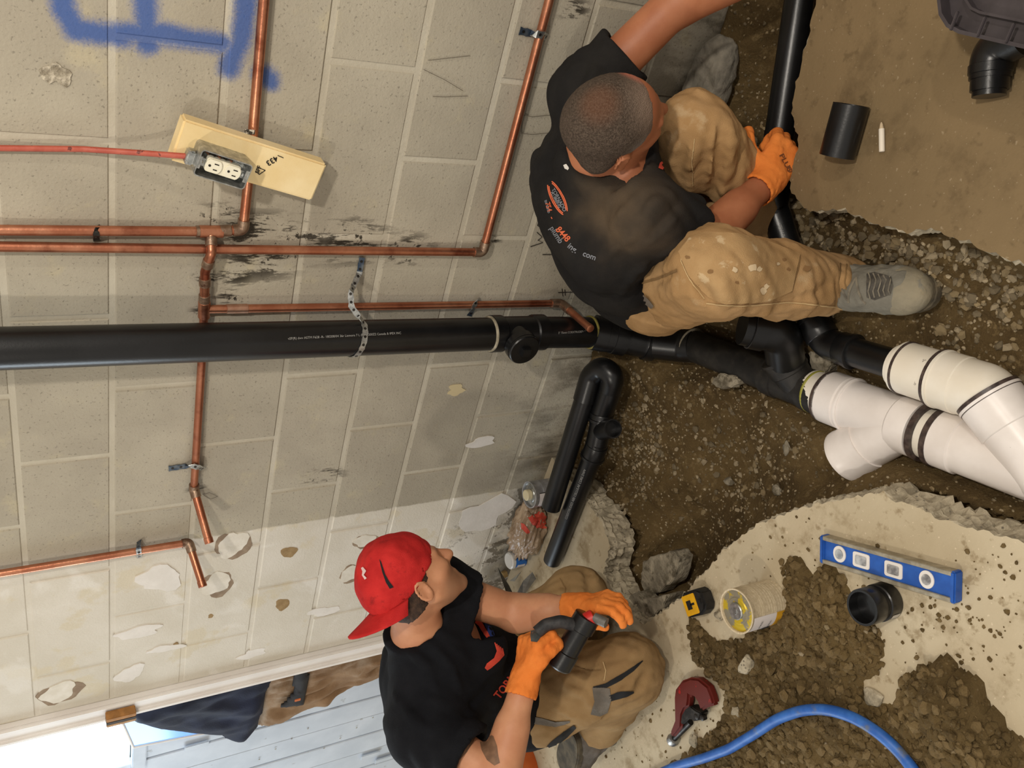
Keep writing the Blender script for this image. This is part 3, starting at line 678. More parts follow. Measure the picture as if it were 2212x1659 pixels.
pipe_print(stk, '3" 75mm COEXTRUDED ABS CELLULAR CORE DWV cNSF(R) dwv ASTM F628 -R- 180208/04 36r Lismore 7 L (E L)  200Z2 Canada & IPEX INC', .0078, c, (0, 0, -1), toc(c) + np.array([.10, 0, 0]), R3)
c = S(.17, -.094); pipe_print(stk, '3" 75mm COEXTRUDED ABS CELLULAR CORE', .008, c, (0, 0, -1), toc(c), R3)
# ------------------------------------------------------------------ white sewer fittings in the trench
wz = -.15; m0 = G(1763, 847, wz); m1 = G(2063, 956, wz); md = nrm(m1 - m0); m2 = m0 + md * .95
sew = thing('sewer_fittings', 'white plastic sewer pipe with two wye branches lying in the trench', 'sewer pipe', tuple(m0))
RW = .0575
def onm(px, py): q = G(px, py, wz); return float((q - m0) @ md)
lathe('stub_pipe', [(-.015, .050), (-.012, .0525), (.055, .0525)], m0, md, M_WPVC2, sew, 40)
lathe('yellow_glue_ring', [(-.006, .0530), (-.002, .0545), (.001, .0530)], m0, md, pm('green_yellow_glue', (150, 146, 58), None, rough=.4), sew, 40)
def band(a, w=.007, r=.0665, base=m0, d=md, ragged=True):
    return lathe('primer_ring', [(a - w, r - .006), (a - w * .9, r), (a + w * .9, r), (a + w, r - .006)], base, d, M_PRIMER, sew, 40)
s1 = .040; L1 = onm(1990, 930)
band(s1, .006, .0645)
lathe('wye_body', [(s1, .056), (s1 + .002, .0645), (s1 + .055, .0645), (s1 + .059, .0605), (L1 - .055, .0605), (L1 - .05, .0645), (L1, .0645), (L1 + .001, .056)], m0, md, M_WPVC, sew, 40)
j1 = m0 + md * (L1 - .05); bo = G(1828, 985, wz); bd = nrm(bo - j1); Lb = np.linalg.norm(bo - j1)
v, f = sweep([j1, bo - bd * .075], .0605, 40); shade(mesh_obj('wye_branch', v, f, M_WPVC, sew), 50)
lathe('branch_rib', [(0, .0605), (.002, .0635), (.006, .0635), (.008, .061)], bo - bd * .078, bd, M_WPVC, sew, 40)
v, f = sweep([bo - bd * .08, bo - bd * .012, bo - bd * .010, bo], [.0645, .0645, .066, .066], 40, hollow=(.9, .05)); shade(mesh_obj('branch_socket', v, f, M_WPVC, sew), 50)
lathe('wye_rib', [(0, .0625), (.003, .066), (.008, .066), (.011, .0625)], m0, md, M_WPVC, sew, 40).location = Vector(md * (s1 + .06)) + sew.location * 0
band(L1 + .012); p0 = L1 + .012
lathe('short_pipe', [(L1, .0570), (L1 + .055, .0570)], m0, md, M_WPVC2, sew, 40)
band(L1 + .047)
s2 = L1 + .05
lathe('second_wye_body', [(s2, .056), (s2 + .002, .0645), (s2 + .05, .0645), (s2 + .053, .0605), (s2 + .40, .0605), (s2 + .41, .0645), (s2 + .46, .0645)], m0, md, M_WPVC, sew, 40)
tube('outlet_pipe', [m0 + md * (s2 + .44), m0 + md * (s2 + 1.0)], .0575, M_WPVC2, sew, 40)
u0, u1, u2 = G(1938, 789, -.125), G(2128, 848, -.125), G(2265, 1022, -.14)
ud = nrm(u1 - u0); vd = nrm(u2 - u1)
tube('second_branch', [u1 + vd * .015, u2 + vd * .06], .0605, M_WPVC, sew, 40)
hub('second_branch_hub', u1 + vd * .085, u1 + vd * .012, .064, M_WPVC, sew, 40, lip=.003)
tube('bend', fillet([u0 + ud * .125, u1, u1 + vd * .02], .05), .0600, M_WPVC2, sew, 40)
lathe('primer_ring', [(0, .060), (.001, .0655), (.016, .0655), (.017, .060)], u1 + vd * .004, vd, M_PRIMER, sew, 40)
Lu = np.linalg.norm(u1 - u0)
hub('bend_socket', u0 + ud * (Lu * .78), u0 + ud * (Lu * .52), .062, M_WPVC2, sew, 40, lip=.003)
lathe('primer_ring', [(0, .058), (.001, .0635), (.007, .0635), (.008, .058)], u0 + ud * (Lu * .52 - .008), ud, M_PRIMER, sew, 40)
lathe('upper_pipe', [(.012, .05), (.014, .0575), (Lu * .55, .0575)], u0, ud, M_WPVC2, sew, 40)
lathe('primer_ring', [(0, .055), (.001, .0595), (.006, .0595), (.007, .055)], u0 + ud * .020, ud, M_PRIMER, sew, 40)
lathe('reducer_bush', [(-.004, .033), (-.002, .046), (.014, .048)], u0, ud, M_WPVC2, sew, 32)
c = u0 + ud * (Lu * .30); pipe_print(sew, '||||| BNQ 3624\nSDR 28 100mm', .009, c, np.cross(ud, toc(c)), toc(c), .0585, pm('label_grey', (120, 112, 104), None))
c = m0 + md * (L1 + .03); pipe_print(sew, '028', .013, c, -np.cross(md, toc(c)), toc(c) + np.array([.35, .1, .2]), .0575, MATS['label_grey'])
# ------------------------------------------------------------------ slimmer black branch line held by the crouching man
brn = thing('branch_pipe', 'slim black plastic pipe crossing the trench under the gloved hand', 'pipe', tuple(G(1690, 270, -.06)))
q = [G(1752, -170, -.045), G(1683, 290, -.050), G(1668, 440, -.060)]
RB = .0340
tube('upper_length', [q[0], q[1]], RB, M_ABS, brn, 28)
hub('bend_collar', q[1] + (q[2] - q[1]) * .75, q[1] + (q[2] - q[1]) * 1.12, .0395, M_ABS, brn, 28)
q2 = [G(1668, 440, -.060), G(1706, 548, -.085), G(1754, 692, -.118)]
tube('bend', fillet([q[1] - (q[2] - q[1]) * .05, q[2], q2[0] + (q2[1] - q2[0]) * .45], .08), .0350, M_ABS, brn, 28)
tube('middle_length', [q2[0] + (q2[1] - q2[0]) * .3, q2[2]], RB, M_ABS, brn, 28)
q3 = [q2[2], G(1785, 742, -.125), u0 + ud * .02]
tube('lower_bend', fillet([q2[2], q3[1], q3[1] + (q3[2] - q3[1]) * .35], .05), .0365, M_ABS, brn, 28)
hub('bend_hub', q3[1] + (q2[2] - q3[1]) * .25, q2[2] + (q2[2] - q3[1]) * .1, .0395, M_ABS, brn, 28)
hub('bend_hub', q3[1] + (q3[2] - q3[1]) * .2, q3[1] + (q3[2] - q3[1]) * .38, .0395, M_ABS, brn, 28)
tube('lower_length', [q3[1] + (q3[2] - q3[1]) * .3, q3[2]], RB, M_ABS, brn, 28)
c = q2[0] + (q2[1] - q2[0]) * .75; pipe_print(brn, 'ABS CELLULAR CORE DWV', .010, c, q2[1] - q2[0], toc(c), RB)
# ------------------------------------------------------------------ loose trap assembly along the wall
trp = thing('trap_assembly', 'pair of joined black pipes with a U-bend lying along the wall foot', 'pipe trap', tuple(G(1195, 1205, .0)))
f0, f1 = G(1192, 1212, .036), G(1292, 955, .034); r0, r1 = G(1190, 1096, .095), G(1264, 858, .075)
lathe('front_pipe', [(-.012, .012), (-.008, .022), (0, .029), (.02, .0305), (np.linalg.norm(f1 - f0), .0305)], f0, f1 - f0, M_ABS, trp, 28)
tube('rear_pipe', [r0, r1], .031, M_ABS, trp, 28, hollow=(.86, .05))
k1, k2 = G(1288, 800, .06), G(1318, 842, .03); k3 = G(1300, 896, .03)
tube('u_bend', fillet([r1 - (r1 - r0) * .03, G(1277, 812, .065), G(1300, 792, .055), G(1326, 812, .038), k2, k3], .05, 10), .034, M_ABS, trp, 28)
hub('union', k3 + (k2 - k3) * .05, k3 + (f1 - k3) * .25, .037, M_ABS, trp, 28)
tube('offset_bend', fillet([k3, k3 + (f1 - k3) * .55, f1 + (f0 - f1) * .05], .04), .034, M_ABS, trp, 28)
hub('front_hub', f1 + (f0 - f1) * .02, f1 + (f0 - f1) * .12, .0355, M_ABS, trp, 28)
v, f = sweep([k3 + (f1 - k3) * .6, G(1324, 926, .055)], .0285, 28, hollow=(.86, .03)); shade(mesh_obj('side_inlet', v, f, M_ABS, trp), 50)
c = f0 + (f1 - f0) * .62; pipe_print(trp, 'COEXTRUDED ABS CELLULAR CORE DWV', .011, c, f1 - f0, toc(c) + np.array([0, 0, .3]), .0305)

# ------------------------------------------------------------------ copper supply lines
RC = .0105
def cw(px, py, Y=-.018): return W(px, py, Y)
def sleeve(parent, a, d, L=.024, r=RC + .0022, mat=M_SOLDER, name='solder_sleeve'):
    d = nrm(d); return lathe(name, [(-L / 2, r - .0015), (-L / 2 + .001, r), (L / 2 - .001, r), (L / 2, r - .0015)], a, d, mat, parent, 18)
cA = thing('copper_supply', 'branching copper water line that ducks behind the wooden board and the black stack', 'copper pipe', tuple(cw(455, 500)))
T0 = cw(456, 500); E0 = cw(525, 496); up = cw(572, -20); bh = cw(543, 330)
top = cw(-140, 496); top = top + (top - T0) * 1.2
tube('pipe', [top, T0], RC, M_COPPER, cA, 18)
tube('pipe', fillet([T0, E0, bh, cw(572, -20), cw(572, -20) + (cw(590, -260) - cw(572, -20)) * 3], [.018, .3, .3]), RC, M_COPPER, cA, 18)
sleeve(cA, T0, T0 - top, .05, RC + .003, M_COPPER, 'tee'); sleeve(cA, T0 + (top - T0) * .018, T0 - top); sleeve(cA, T0 + (E0 - T0) * .45, E0 - T0)
tube('elbow', fillet([E0 + (T0 - E0) * .32, E0, E0 + (bh - E0) * .14], .016), RC + .0026, M_SOLDER, cA, 18)
n1 = cw(456, 522, -.030); n2 = cw(457, 545, -.046); n3 = cw(443, 588, -.030); n4 = cw(441, 668, -.018); n5 = cw(437, 760, -.018); n6 = cw(419, 1056, -.018)
tube('branch', fillet([T0, n1, n2, n3, n4], [.012, .014, .014]), RC, M_COPPER, cA, 18)
sleeve(cA, n1, n2 - n1, .02); sleeve(cA, n3 + (n2 - n3) * .45, n2 - n3, .02); sleeve(cA, n3 + (n4 - n3) * .25, n4 - n3, .022); sleeve(cA, n4 + (n3 - n4) * .3, n4 - n3, .022)
sleeve(cA, n4, n4 - n3, .046, RC + .003, M_COPPER, 'tee')
tube('pipe', [n4, n5, n6], RC * .93, M_COPPER, cA, 18)
st = W(452, 1172, -.125)
tube('elbow', fillet([n6 + (n5 - n6) * .035, n6, n6 + (st - n6) * .16], .012), RC + .0026, M_SOLDER, cA, 18)
tube('stub_out', [n6, st], RC, M_COPPER, cA, 18); sleeve(cA, st - (st - n6) * .04, st - n6, .016, RC + .0012, M_COPPER, 'stub_cap')
h1 = cw(1212, 655); hs = W(1276, 710, -.175)
tube('branch', [n4, h1], RC * .95, M_COPPER, cA, 18); sleeve(cA, n4 + (h1 - n4) * .075, h1 - n4, .05, RC + .0008, pm('fluxed_copper', (176, 128, 104), (196, 156, 132), 40, .4, .1, 100, metal=.8))
tube('elbow', fillet([h1 + (n4 - h1) * .035, h1, h1 + (hs - h1) * .3], .012), RC + .0026, M_SOLDER, cA, 18)
tube('stub_out', [h1, hs], RC, M_COPPER, cA, 18); sleeve(cA, hs - nrm(hs - h1) * .006, hs - h1, .014, RC + .001, M_COPPER, 'stub_cap')
box('barcode_sticker', cw(539, 285, -.028), (.010, .001, .022), pm('sticker', (210, 204, 190), (60, 56, 52), 160, .5, lo=.45, hi=.5), cA, bev=0)
cB = thing('copper_supply', 'long plain copper water line that drops then turns right towards the crouching man', 'copper pipe', tuple(cw(1040, 545)))
B1 = cw(1043, 545); tube('pipe', fillet([B1 + (cw(-140, 531) - B1) * 1.5, B1, cw(1185, 6), cw(1185, 6) + (cw(1216, -120) - cw(1185, 6)) * 5], [.016, .3]), RC, M_COPPER, cB, 18)
tube('elbow', fillet([B1 + (cw(900, 543) - B1) * .14, B1, B1 + (cw(1185, 6) - B1) * .05], .016), RC + .0026, M_SOLDER, cB, 18)
cC = thing('copper_supply', 'short copper water line along the edge of the white paint', 'copper pipe', tuple(cw(405, 1172)))
C1 = cw(408, 1172); cs = W(438, 1266, -.12)
tube('pipe', [C1 + (cw(-140, 1262) - C1) * 2.0, C1], RC * .95, M_COPPER, cC, 18); tube('elbow', fillet([C1 + (cw(300, 1190) - C1) * .14, C1, C1 + (cs - C1) * .22], .012), RC + .0026, M_SOLDER, cC, 18)
tube('stub_out', [C1, cs], RC, M_COPPER, cC, 18); sleeve(cC, cs - (cs - C1) * .05, cs - C1, .018, RC + .0012, M_COPPER, 'stub_cap')
# straps
def strap(pts, label, w=.019, th=.0016, mats=(M_GALV, M_GALVB), split=.45, cat='pipe strap', normal=None):
    """perforated hanger tape laid along pts"""
    pts = [np.array(p, float) for p in pts]; root = thing('pipe_strap', label, cat, tuple(pts[0]))
    D = [0]
    for a, b in zip(pts, pts[1:]): D.append(D[-1] + np.linalg.norm(b - a))
    def at(s):
        for i in range(len(pts) - 1):
            if s <= D[i + 1] + 1e-9: t = (s - D[i]) / (D[i + 1] - D[i] + 1e-12); return pts[i] + (pts[i + 1] - pts[i]) * t
        return pts[-1]
    n = max(3, int(D[-1] / .006)); V, F = [], []
    for k in range(n + 1):
        s = D[-1] * k / n; p = at(s); d = nrm(at(min(s + .002, D[-1])) - at(max(s - .002, 0)))
        nn = normal(p) if normal else np.array([0, -1.0, 0]); nn = nrm(nn - d * (nn @ d)); sd_ = np.cross(d, nn); ww = w / 2 * (1 - .22 * abs(math.sin(s / .020 * PI)))
        for a, b in ((-1, 0), (1, 0), (1, 1), (-1, 1)): V.append(p + sd_ * a * ww + nn * b * th)
    for k in range(n):
        for a in range(4): F.append((k * 4 + a, k * 4 + (a + 1) % 4, k * 4 + 4 + (a + 1) % 4, k * 4 + 4 + a))
    F += [(3, 2, 1, 0), (n * 4, n * 4 + 1, n * 4 + 2, n * 4 + 3)]
    o = mesh_obj('tape', V, F, mats[0], root); o.data.materials.append(mats[1])
    for i, p in enumerate(o.data.polygons):
        if i < split * n * 4: p.material_index = 1
    s = .010
    while s < D[-1] - .006:
        p = at(s); d = nrm(at(min(s + .002, D[-1])) - at(max(s - .002, 0))); nn = normal(p) if normal else np.array([0, -1.0, 0]); nn = nrm(nn - d * (nn @ d))
        lathe('hole', [(0, .0036), (.0006, .0036)], p + nn * th, nn, M_DARKM, root, 10); s += .020
    return root
strap([W(1122, 66, -.003), W(1148, 72, -.004), W(1158, 73, -.031), W(1172, 76, -.031), W(1180, 80, -.004)], 'perforated steel strap holding the copper line near the top edge of the frame', split=.4)
strap([W(364, 1012, -.003), W(405, 1006, -.004), W(416, 1006, -.031), W(430, 1010, -.031), W(440, 1012, -.004)], 'perforated steel strap on the copper line left of the black stack')
strap([W(1013, 682, -.003), W(1018, 674, -.004), W(1024, 662, -.030), W(1028, 652, -.030), W(1032, 646, -.004)], 'small steel strap on the copper branch above the cleanout', w=.016, split=.4)
strap([W(300, 1168, -.004), W(299, 1180, -.030), W(300, 1194, -.030), W(301, 1204, -.004)], 'short steel clip on the copper line beside the white paint', w=.015, split=.35)
strap([W(208, 488, -.004), W(208, 497, -.030), W(208, 508, -.030), W(208, 520, -.004)], 'tarnished clip round the copper line above its tee', w=.014, split=0, mats=(M_DARKM, M_DARKM))
zs = W(768, 730, -.09)[2]
arc = [np.array([sx(zs) + .0460 * math.cos(a), -.09 - .0460 * math.sin(a), zs - .012 * math.cos(a * 1.0)]) for a in np.linspace(.1, PI - .15, 12)]
strap([W(782, 556, -.004), W(776, 590, -.010), W(763, 618, -.03), W(757, 632, -.055), W(759, 662, -.075)] + arc, 'long twisted strap of hanger tape slung round the black stack', w=.016, split=.12,
      normal=lambda p: np.array([p[0] - sx(p[2]), p[1] + .09, 0]) if abs(p[0] - sx(p[2])) < .06 else np.array([.3, -1, .2]))

# ------------------------------------------------------------------ socket outlet on its board
bc = [W(*p, -.062) for p in ((397, 257), (695, 352), (672, 437), (385, 350))]
bu = nrm(bc[1] - bc[0]); bv = nrm(np.cross(np.array([0, -1.0, 0]), bu)); bcen = sum(bc) / 4
board = thing('backing_board', 'short pale pine board nailed askew to the wall behind the socket', 'board', tuple(bcen))
box('plank', bcen + np.array([0, .019, 0]), (.305, .089, .038), M_WOOD, board, axes=(bu, bv, (0, -1, 0)), bev=.004)
if (bv @ np.array([0, 0, 1])) > 0: pass
tm = text_mesh('433', .016); decal('printed_lettering', tm, bcen + bu * .045 + bv * .012 * 1, -bv, bu * 1.0, M_INK, board, None, .0008) if False else None
def flat_text(s, size, c, xa, ya, mat, parent, name='printed_lettering', off=.0008): return decal(name, text_mesh(s, size, True), c, xa, ya, mat, parent, None, off)
_cc = W(587, 347, -.0625); flat_text('433', .017, _cc, W(576, 352, -.0625) - W(596, 340, -.0625), np.cross(np.array([0, -1.0, 0]), nrm(W(576, 352, -.0625) - W(596, 340, -.0625))), M_INK, board)
_cc = W(558, 366, -.0625); flat_text('SPF', .012, _cc, bv, np.cross(np.array([0, -1.0, 0]), bv), M_INK, board)
for a, b in (((557, 362), (573, 368)), ((573, 368), (560, 377)), ((560, 377), (552, 370)), ((600, 336), (612, 341))): tube('stamp_mark', [W(*a, -.0628), W(*b, -.0628)], .0009, M_INK, board, 5)
ob = [W(*p, -.112) for p in ((437, 324), (544, 359), (526, 412), (421, 374))]; oc = sum(ob) / 4; ou = nrm(ob[1] - ob[0]); ov = nrm(np.cross(np.array([0, -1.0, 0]), ou)); on = np.array([0, -1.0, 0])
outl = thing('socket_outlet', 'open steel outlet box with a cream duplex socket', 'outlet', tuple(oc))
OL, OW_, OD = .104, .056, .050
def rrect(w, h, r, n=4):
    out = []
    for cx, cy, a0 in ((w / 2 - r, h / 2 - r, 0), (-w / 2 + r, h / 2 - r, 90), (-w / 2 + r, -h / 2 + r, 180), (w / 2 - r, -h / 2 + r, 270)):
        for k in range(n + 1):
            a = math.radians(a0 + 90 * k / n); out.append((cx + r * math.cos(a), cy + r * math.sin(a)))
    return out
def shell(name, w, h, depth, th, r, c, axes, mat, parent):
    """open-fronted tray: axes[2] points out of the open front at c"""
    c = np.array(c); a = [np.array(q, float) for q in axes]; O = rrect(w, h, r); I = rrect(w - 2 * th, h - 2 * th, max(.001, r - th)); n = len(O); V = []
    for pts, z in ((O, 0), (I, 0), (I, -depth + th), (O, -depth)): V += [c + a[0] * p[0] + a[1] * p[1] + a[2] * z for p in pts]
    F = []
    for k in range(n):
        j = (k + 1) % n; F += [(k, j, n + j, n + k), (n + k, n + j, 2 * n + j, 2 * n + k), (3 * n + k, 3 * n + j, j, k)]
    F += [tuple(2 * n + k for k in range(n)), tuple(3 * n + k for k in reversed(range(n)))]
    bm = bmesh.new(); vs = [bm.verts.new(v) for v in V]
    for f in F: bm.faces.new([vs[i] for i in f])
    bmesh.ops.recalc_face_normals(bm, faces=bm.faces[:]); return shade(bm_obj(name, bm, mat, parent), 40)
shell('box', OL, OW_, OD, .0022, .007, oc, (ou, ov, on), M_GALV, outl)
rc = oc + on * -.006
sk = thing('duplex', '', '', tuple(rc)); 
for k in ('label', 'category'): del sk[k]
bpy.data.objects.remove(sk)
yoke = box('yoke', rc + on * -.004, (.096, .016, .0015), M_GALV, outl, axes=(ou, ov, on), bev=0)
body = prism('receptacle', rrect(.068, .030, .006), rc + on * -.014, (ou, ov, on), .014, M_CREAM, outl, bev=.001)
for s in (-1, 1):
    fc = rc + ou * s * .0192
    o1 = [(.0165 * math.cos(a) if abs(math.sin(a)) < .78 else .0165 * math.cos(a), max(-.0135, min(.0135, .0172 * math.sin(a)))) for a in np.linspace(0, 2 * PI, 32, endpoint=False)]
    face = prism('socket_face', o1, fc, (ou, ov, on), .004, M_CREAM, outl, bev=.0008)
    for dx, dy, w, h in ((.004, .006, .009, .0022), (.004, -.006, .008, .0022)):
        box('slot', fc + on * .0041 + ou * dx + ov * dy, (w, h, .0008), M_INK, face, axes=(ou, ov, on), bev=0)
    lathe('ground_hole', [(0, .0026), (.0006, .0026)], fc + on * .004 - ou * .0085, on, M_INK, face, 12)
    lathe('mount_screw', [(0, .004), (.002, .004), (.003, .0025)], rc + ou * s * .043 + on * -.003, on, M_GALV, outl, 12)
    box('box_ear', oc + ou * s * .0475 + on * -.003, (.007, .026, .002), M_GALV, outl, axes=(ou, ov, on), bev=.0005)
for k in range(5): tube('wire', [rc + ou * (.02 - .012 * k) + ov * .019 + on * -.02, rc + ou * (.014 - .012 * k) + ov * .017 + on * -.008, rc + ou * (.006 - .012 * k) + ov * .020 + on * -.018], .0015, M_DARKM if k % 2 else M_COPPER, outl, 6)
# cable and clamp
cc = W(405, 336, -.082)
cl = box('cable_clamp', cc + ou * .004, (.016, .030, .022), M_GALV, outl, axes=(ou, ov, on), bev=.003)
for s in (-1, 1): lathe('clamp_screw', [(0, .004), (.010, .004), (.012, .003)], cc + ov * s * .011 - on * .0, on, M_GALV, cl, 10)
tag(tube('armoured_cable', fillet([W(0, 320, -.012) + (W(-160, 320, -.012) - W(0, 320, -.012)) * 5, W(0, 320, -.012), W(180, 322, -.015), W(300, 330, -.04), cc + ou * .006], .05), .0058, M_REDJ, None, 14), 'red jacketed cable hanging down to the socket box', 'cable')

# ------------------------------------------------------------------ small things on the floor
def can_on(name, base, r, h, label, cat, body_mat, lid_mat):
    t = thing(name, label, cat, tuple(base)); b = np.array(base, float); up_ = (0, 0, 1)
    lathe('body', [(0, r - .002), (.001, r + .0012), (.004, r + .0012), (.006, r), (h * .33, r), (h * .335, r + .0007), (h * .35, r), (h * .66, r), (h * .665, r + .0007), (h * .68, r), (h - .006, r), (h - .004, r + .0014), (h - .0005, r + .0014), (h, r), (h - .001, r - .003), (h - .008, r - .0035)], b, up_, body_mat, t, 40)
    lathe('lid', [(h - .007, r - .003), (h - .0055, r - .006), (h - .0055, r * .62), (h - .003, r * .58), (h - .003, r * .5)], b, up_, lid_mat, t, 40)
    return t
# yellow-labelled solvent cement can
cb = G(1666, 1299, 0); cb[2] = hh(cb[0], cb[1]) * .3
def wrap(name, base, r, h0, h1, a0, a1, mat, parent, n=14):
    V, F = [], []
    for k in range(n + 1):
        a = a0 + (a1 - a0) * k / n
        for z in (h0, h1): V.append((base[0] + r * math.cos(a), base[1] + r * math.sin(a), base[2] + z))
    for k in range(n): F.append((2 * k, 2 * k + 2, 2 * k + 3, 2 * k + 1))
    return mesh_obj(name, V, F, mat, parent, smooth=True)
can = can_on('cement_can', cb, .053, .118, 'solvent cement can with a yellow stained lid standing beside the tape measure', 'can',
             pm('tan_label_paper', (206, 190, 160), (184, 167, 136), 160, .55, .05, 200), pm('stained_lid', (146, 140, 122), (204, 178, 50), 34, .38, .05, 80, metal=.35, lo=.47, hi=.53, detail=3))
lathe('screw_plug', [(.112, .021), (.119, .021), (.121, .019), (.121, .008), (.123, .007), (.123, .0)], cb, (0, 0, 1), M_GALV, can, 28)
for k in range(13):
    wrap('small_print', cb, .05335, .010 + .0078 * k, .0118 + .0078 * k, -1.0, .5, pm('brown_print', (192, 175, 145), None), can)
M_LW = pm('white_label', (222, 214, 210), None, rough=.5); M_LY = pm('yellow_label', (214, 160, 44), (198, 146, 36), 40, .5)
wrap('white_label', cb, .0538, .036, .112, -2.75, -1.05, M_LW, can); wrap('yellow_label', cb, .0540, .005, .038, -2.75, -1.05, M_LY, can)
wrap('red_mark', cb, .0544, .095, .108, -2.35, -2.12, pm('red_mark', (200, 84, 84), None), can); wrap('yellow_mark', cb, .0544, .078, .090, -2.3, -2.0, M_LY, can)
for k, (z, a, s, sz) in enumerate(((.085, -1.55, 'DANGER', .008), (.070, -1.95, 'ABS CEMENT', .0075), (.055, -1.6, 'POISON', .007), (.024, -1.7, 'YELLOW\nMEDIUM', .009))):
    d = np.array([math.cos(a), math.sin(a), 0]); c = cb + d * 0 + np.array([0, 0, z]); pipe_print(can, s, sz, c, (-math.sin(a), math.cos(a), 0), d, .0542, M_INK)
    ob_ = bpy.context.scene.objects[-1] if False else None
_o = [(.011 * math.cos(2 * PI * k / 8 + .39), .011 * math.sin(2 * PI * k / 8 + .39)) for k in range(8)]
a = -2.0; d = np.array([math.cos(a), math.sin(a), 0]); tube('hazard_octagon', [cb + d * .0546 + np.array([-math.sin(a) * x, math.cos(a) * x, .052 + y]) for x, y in _o + _o[:1]], .0011, M_INK, can, 5)
# tape measure
tp = G(1519, 1299, .0); tu = nrm(G(1560, 1285, 0) - G(1490, 1310, 0)); tv = np.cross((0, 0, 1), tu)
tape = thing('tape_measure', 'black tape measure with a yellow face plate next to the can', 'tape measure', tuple(tp))
M_RUB = pm('black_rubber', (22, 21, 20), (36, 34, 32), 40, .6, .2, 120); M_YEL = pm('yellow_plastic', (228, 172, 26), (206, 152, 24), 30, .5, .05, 60)
prism('case', [(-.040, -.030), (.020, -.034), (.040, -.026), (.050, -.012), (.050, .024), (.034, .034), (-.024, .036), (-.040, .026)], tp, (tu, tv, (0, 0, 1)), .040, M_RUB, tape, bev=.006)
prism('face_plate', rrect(.054, .054, .004), tp + tu * -.006 + np.array([0, 0, .039]), (tu, tv, (0, 0, 1)), .0025, M_YEL, tape, bev=.0008)
box('logo_mark', tp + tu * -.010 + np.array([0, 0, .0418]), (.019, .024, .0006), M_RUB, tape, axes=(tu, tv, (0, 0, 1)), bev=0)
box('logo_mark', tp + tu * .004 + np.array([0, 0, .0418]), (.016, .006, .0006), M_RUB, tape, axes=(tu, tv, (0, 0, 1)), bev=0)
box('lock_button', tp + tu * .036 + np.array([0, 0, .041]), (.016, .014, .008), M_RUB, tape, axes=(tu, tv, (0, 0, 1)), bev=.003)
# black coupling standing on its end
kb = G(1917, 1296, 0); cpl = thing('coupling', 'black plastic pipe coupling standing on end beside the level', 'fitting', tuple(kb))
v, f = sweep([kb + np.array([0, 0, z]) for z in (0, .003, .034, .036, .046, .048, .079, .082)], [.0375, .0395, .0395, .0370, .0370, .0385, .0385, .0375], 40, hollow=(.87, .055)); shade(mesh_obj('body', v, f, M_ABS, cpl), 40)
wrap('paper_tag', kb, .0400, .006, .030, -1.75, -1.45, pm('tag_white', (196, 190, 180), None), cpl)
# spirit level
l0, l1 = G(1780, 1184, .012), G(2070, 1268, .012); lu = nrm(l1 - l0); lv = np.cross((0, 0, 1), lu); lc = (l0 + l1) / 2; LL = np.linalg.norm(l1 - l0); Z = np.array([0, 0, 1.0]); lc[2] = 0
M_BLUE = pm('blue_paint', (30, 78, 158), (38, 92, 178), 30, .4, .05, 80); M_ALU = pm('worn_aluminium', (150, 142, 124), (178, 170, 152), 60, .45, .1, 120, metal=.5)
lev = thing('spirit_level', 'blue spirit level lying flat on the slab', 'spirit level', tuple(lc))
box('web', lc + Z * .011, (LL, .046, .018), M_BLUE, lev, axes=(lu, lv, Z), bev=.001)
for s in (-1, 1):
    box('rail', lc + lv * s * .0265 + Z * .0125, (LL - .012, .009, .025), M_ALU, lev, axes=(lu, lv, Z), bev=.001)
    box('end_cap', lc + lu * s * (LL / 2 - .004) + Z * .0128, (.012, .064, .0262), M_BLUE, lev, axes=(lu, lv, Z), bev=.003)
M_VIAL = pm('vial', (104, 100, 100), (180, 178, 176), 50, .15, 0, spec=.6); M_RING = pm('white_ring', (226, 220, 214), None, rough=.5)
for k, (t_, shp) in enumerate(((-.345, 'o'), (-.17, 'r'), (.075, 'r'), (.31, 'o'))):
    c = lc + lu * LL * t_ + Z * .0195
    ol = [(.0165 * math.cos(a), .0185 * math.sin(a)) for a in np.linspace(0, 2 * PI, 28, endpoint=False)] if shp == 'o' else [(max(-.021, min(.021, .027 * math.cos(a))), max(-.0165, min(.0165, .022 * math.sin(a)))) for a in np.linspace(0, 2 * PI, 32, endpoint=False)]
    rg = prism('vial_window', ol, c, (lu, lv, Z), .003, M_RING, lev, bev=.0006)
    prism('vial', [(p[0] * (.62 if shp == 'o' else .66), p[1] * .60) for p in ol], c + Z * .0031, (lu, lv, Z), .0012, M_VIAL, rg)
# red pipe cutter
zc_ = .022; M_RED = pm('red_enamel', (150, 24, 22), (176, 34, 30), 30, .35, .05, 60, c3=(96, 34, 28), s3=40, lo3=.66)
cut = thing('pipe_cutter', 'red C-frame pipe cutter lying on the slab by the clay', 'pipe cutter', tuple(G(1500, 1530, 0)))
def gp(l, z): 
    b = G(1500, 1530, z); return b, [((G(x, y, z) - b)[0], (G(x, y, z) - b)[1]) for x, y in l]
b_, ol = gp([(1460, 1580), (1471, 1552), (1470, 1500), (1472, 1486), (1487, 1466), (1506, 1459), (1523, 1461), (1544, 1478), (1553, 1500), (1558, 1519), (1540, 1524), (1528, 1532), (1521, 1512), (1513, 1500), (1503, 1497), (1502, 1512), (1500, 1524), (1493, 1528), (1488, 1540), (1486, 1568), (1469, 1590)], .012)
prism('frame', ol, b_, ((1, 0, 0), (0, 1, 0), Z), .026, M_RED, cut, bev=.006)
b_, ol = gp([(1497, 1527), (1508, 1519), (1520, 1528), (1532, 1534), (1528, 1550), (1516, 1552), (1507, 1546), (1492, 1560), (1487, 1556), (1489, 1540)], .012)
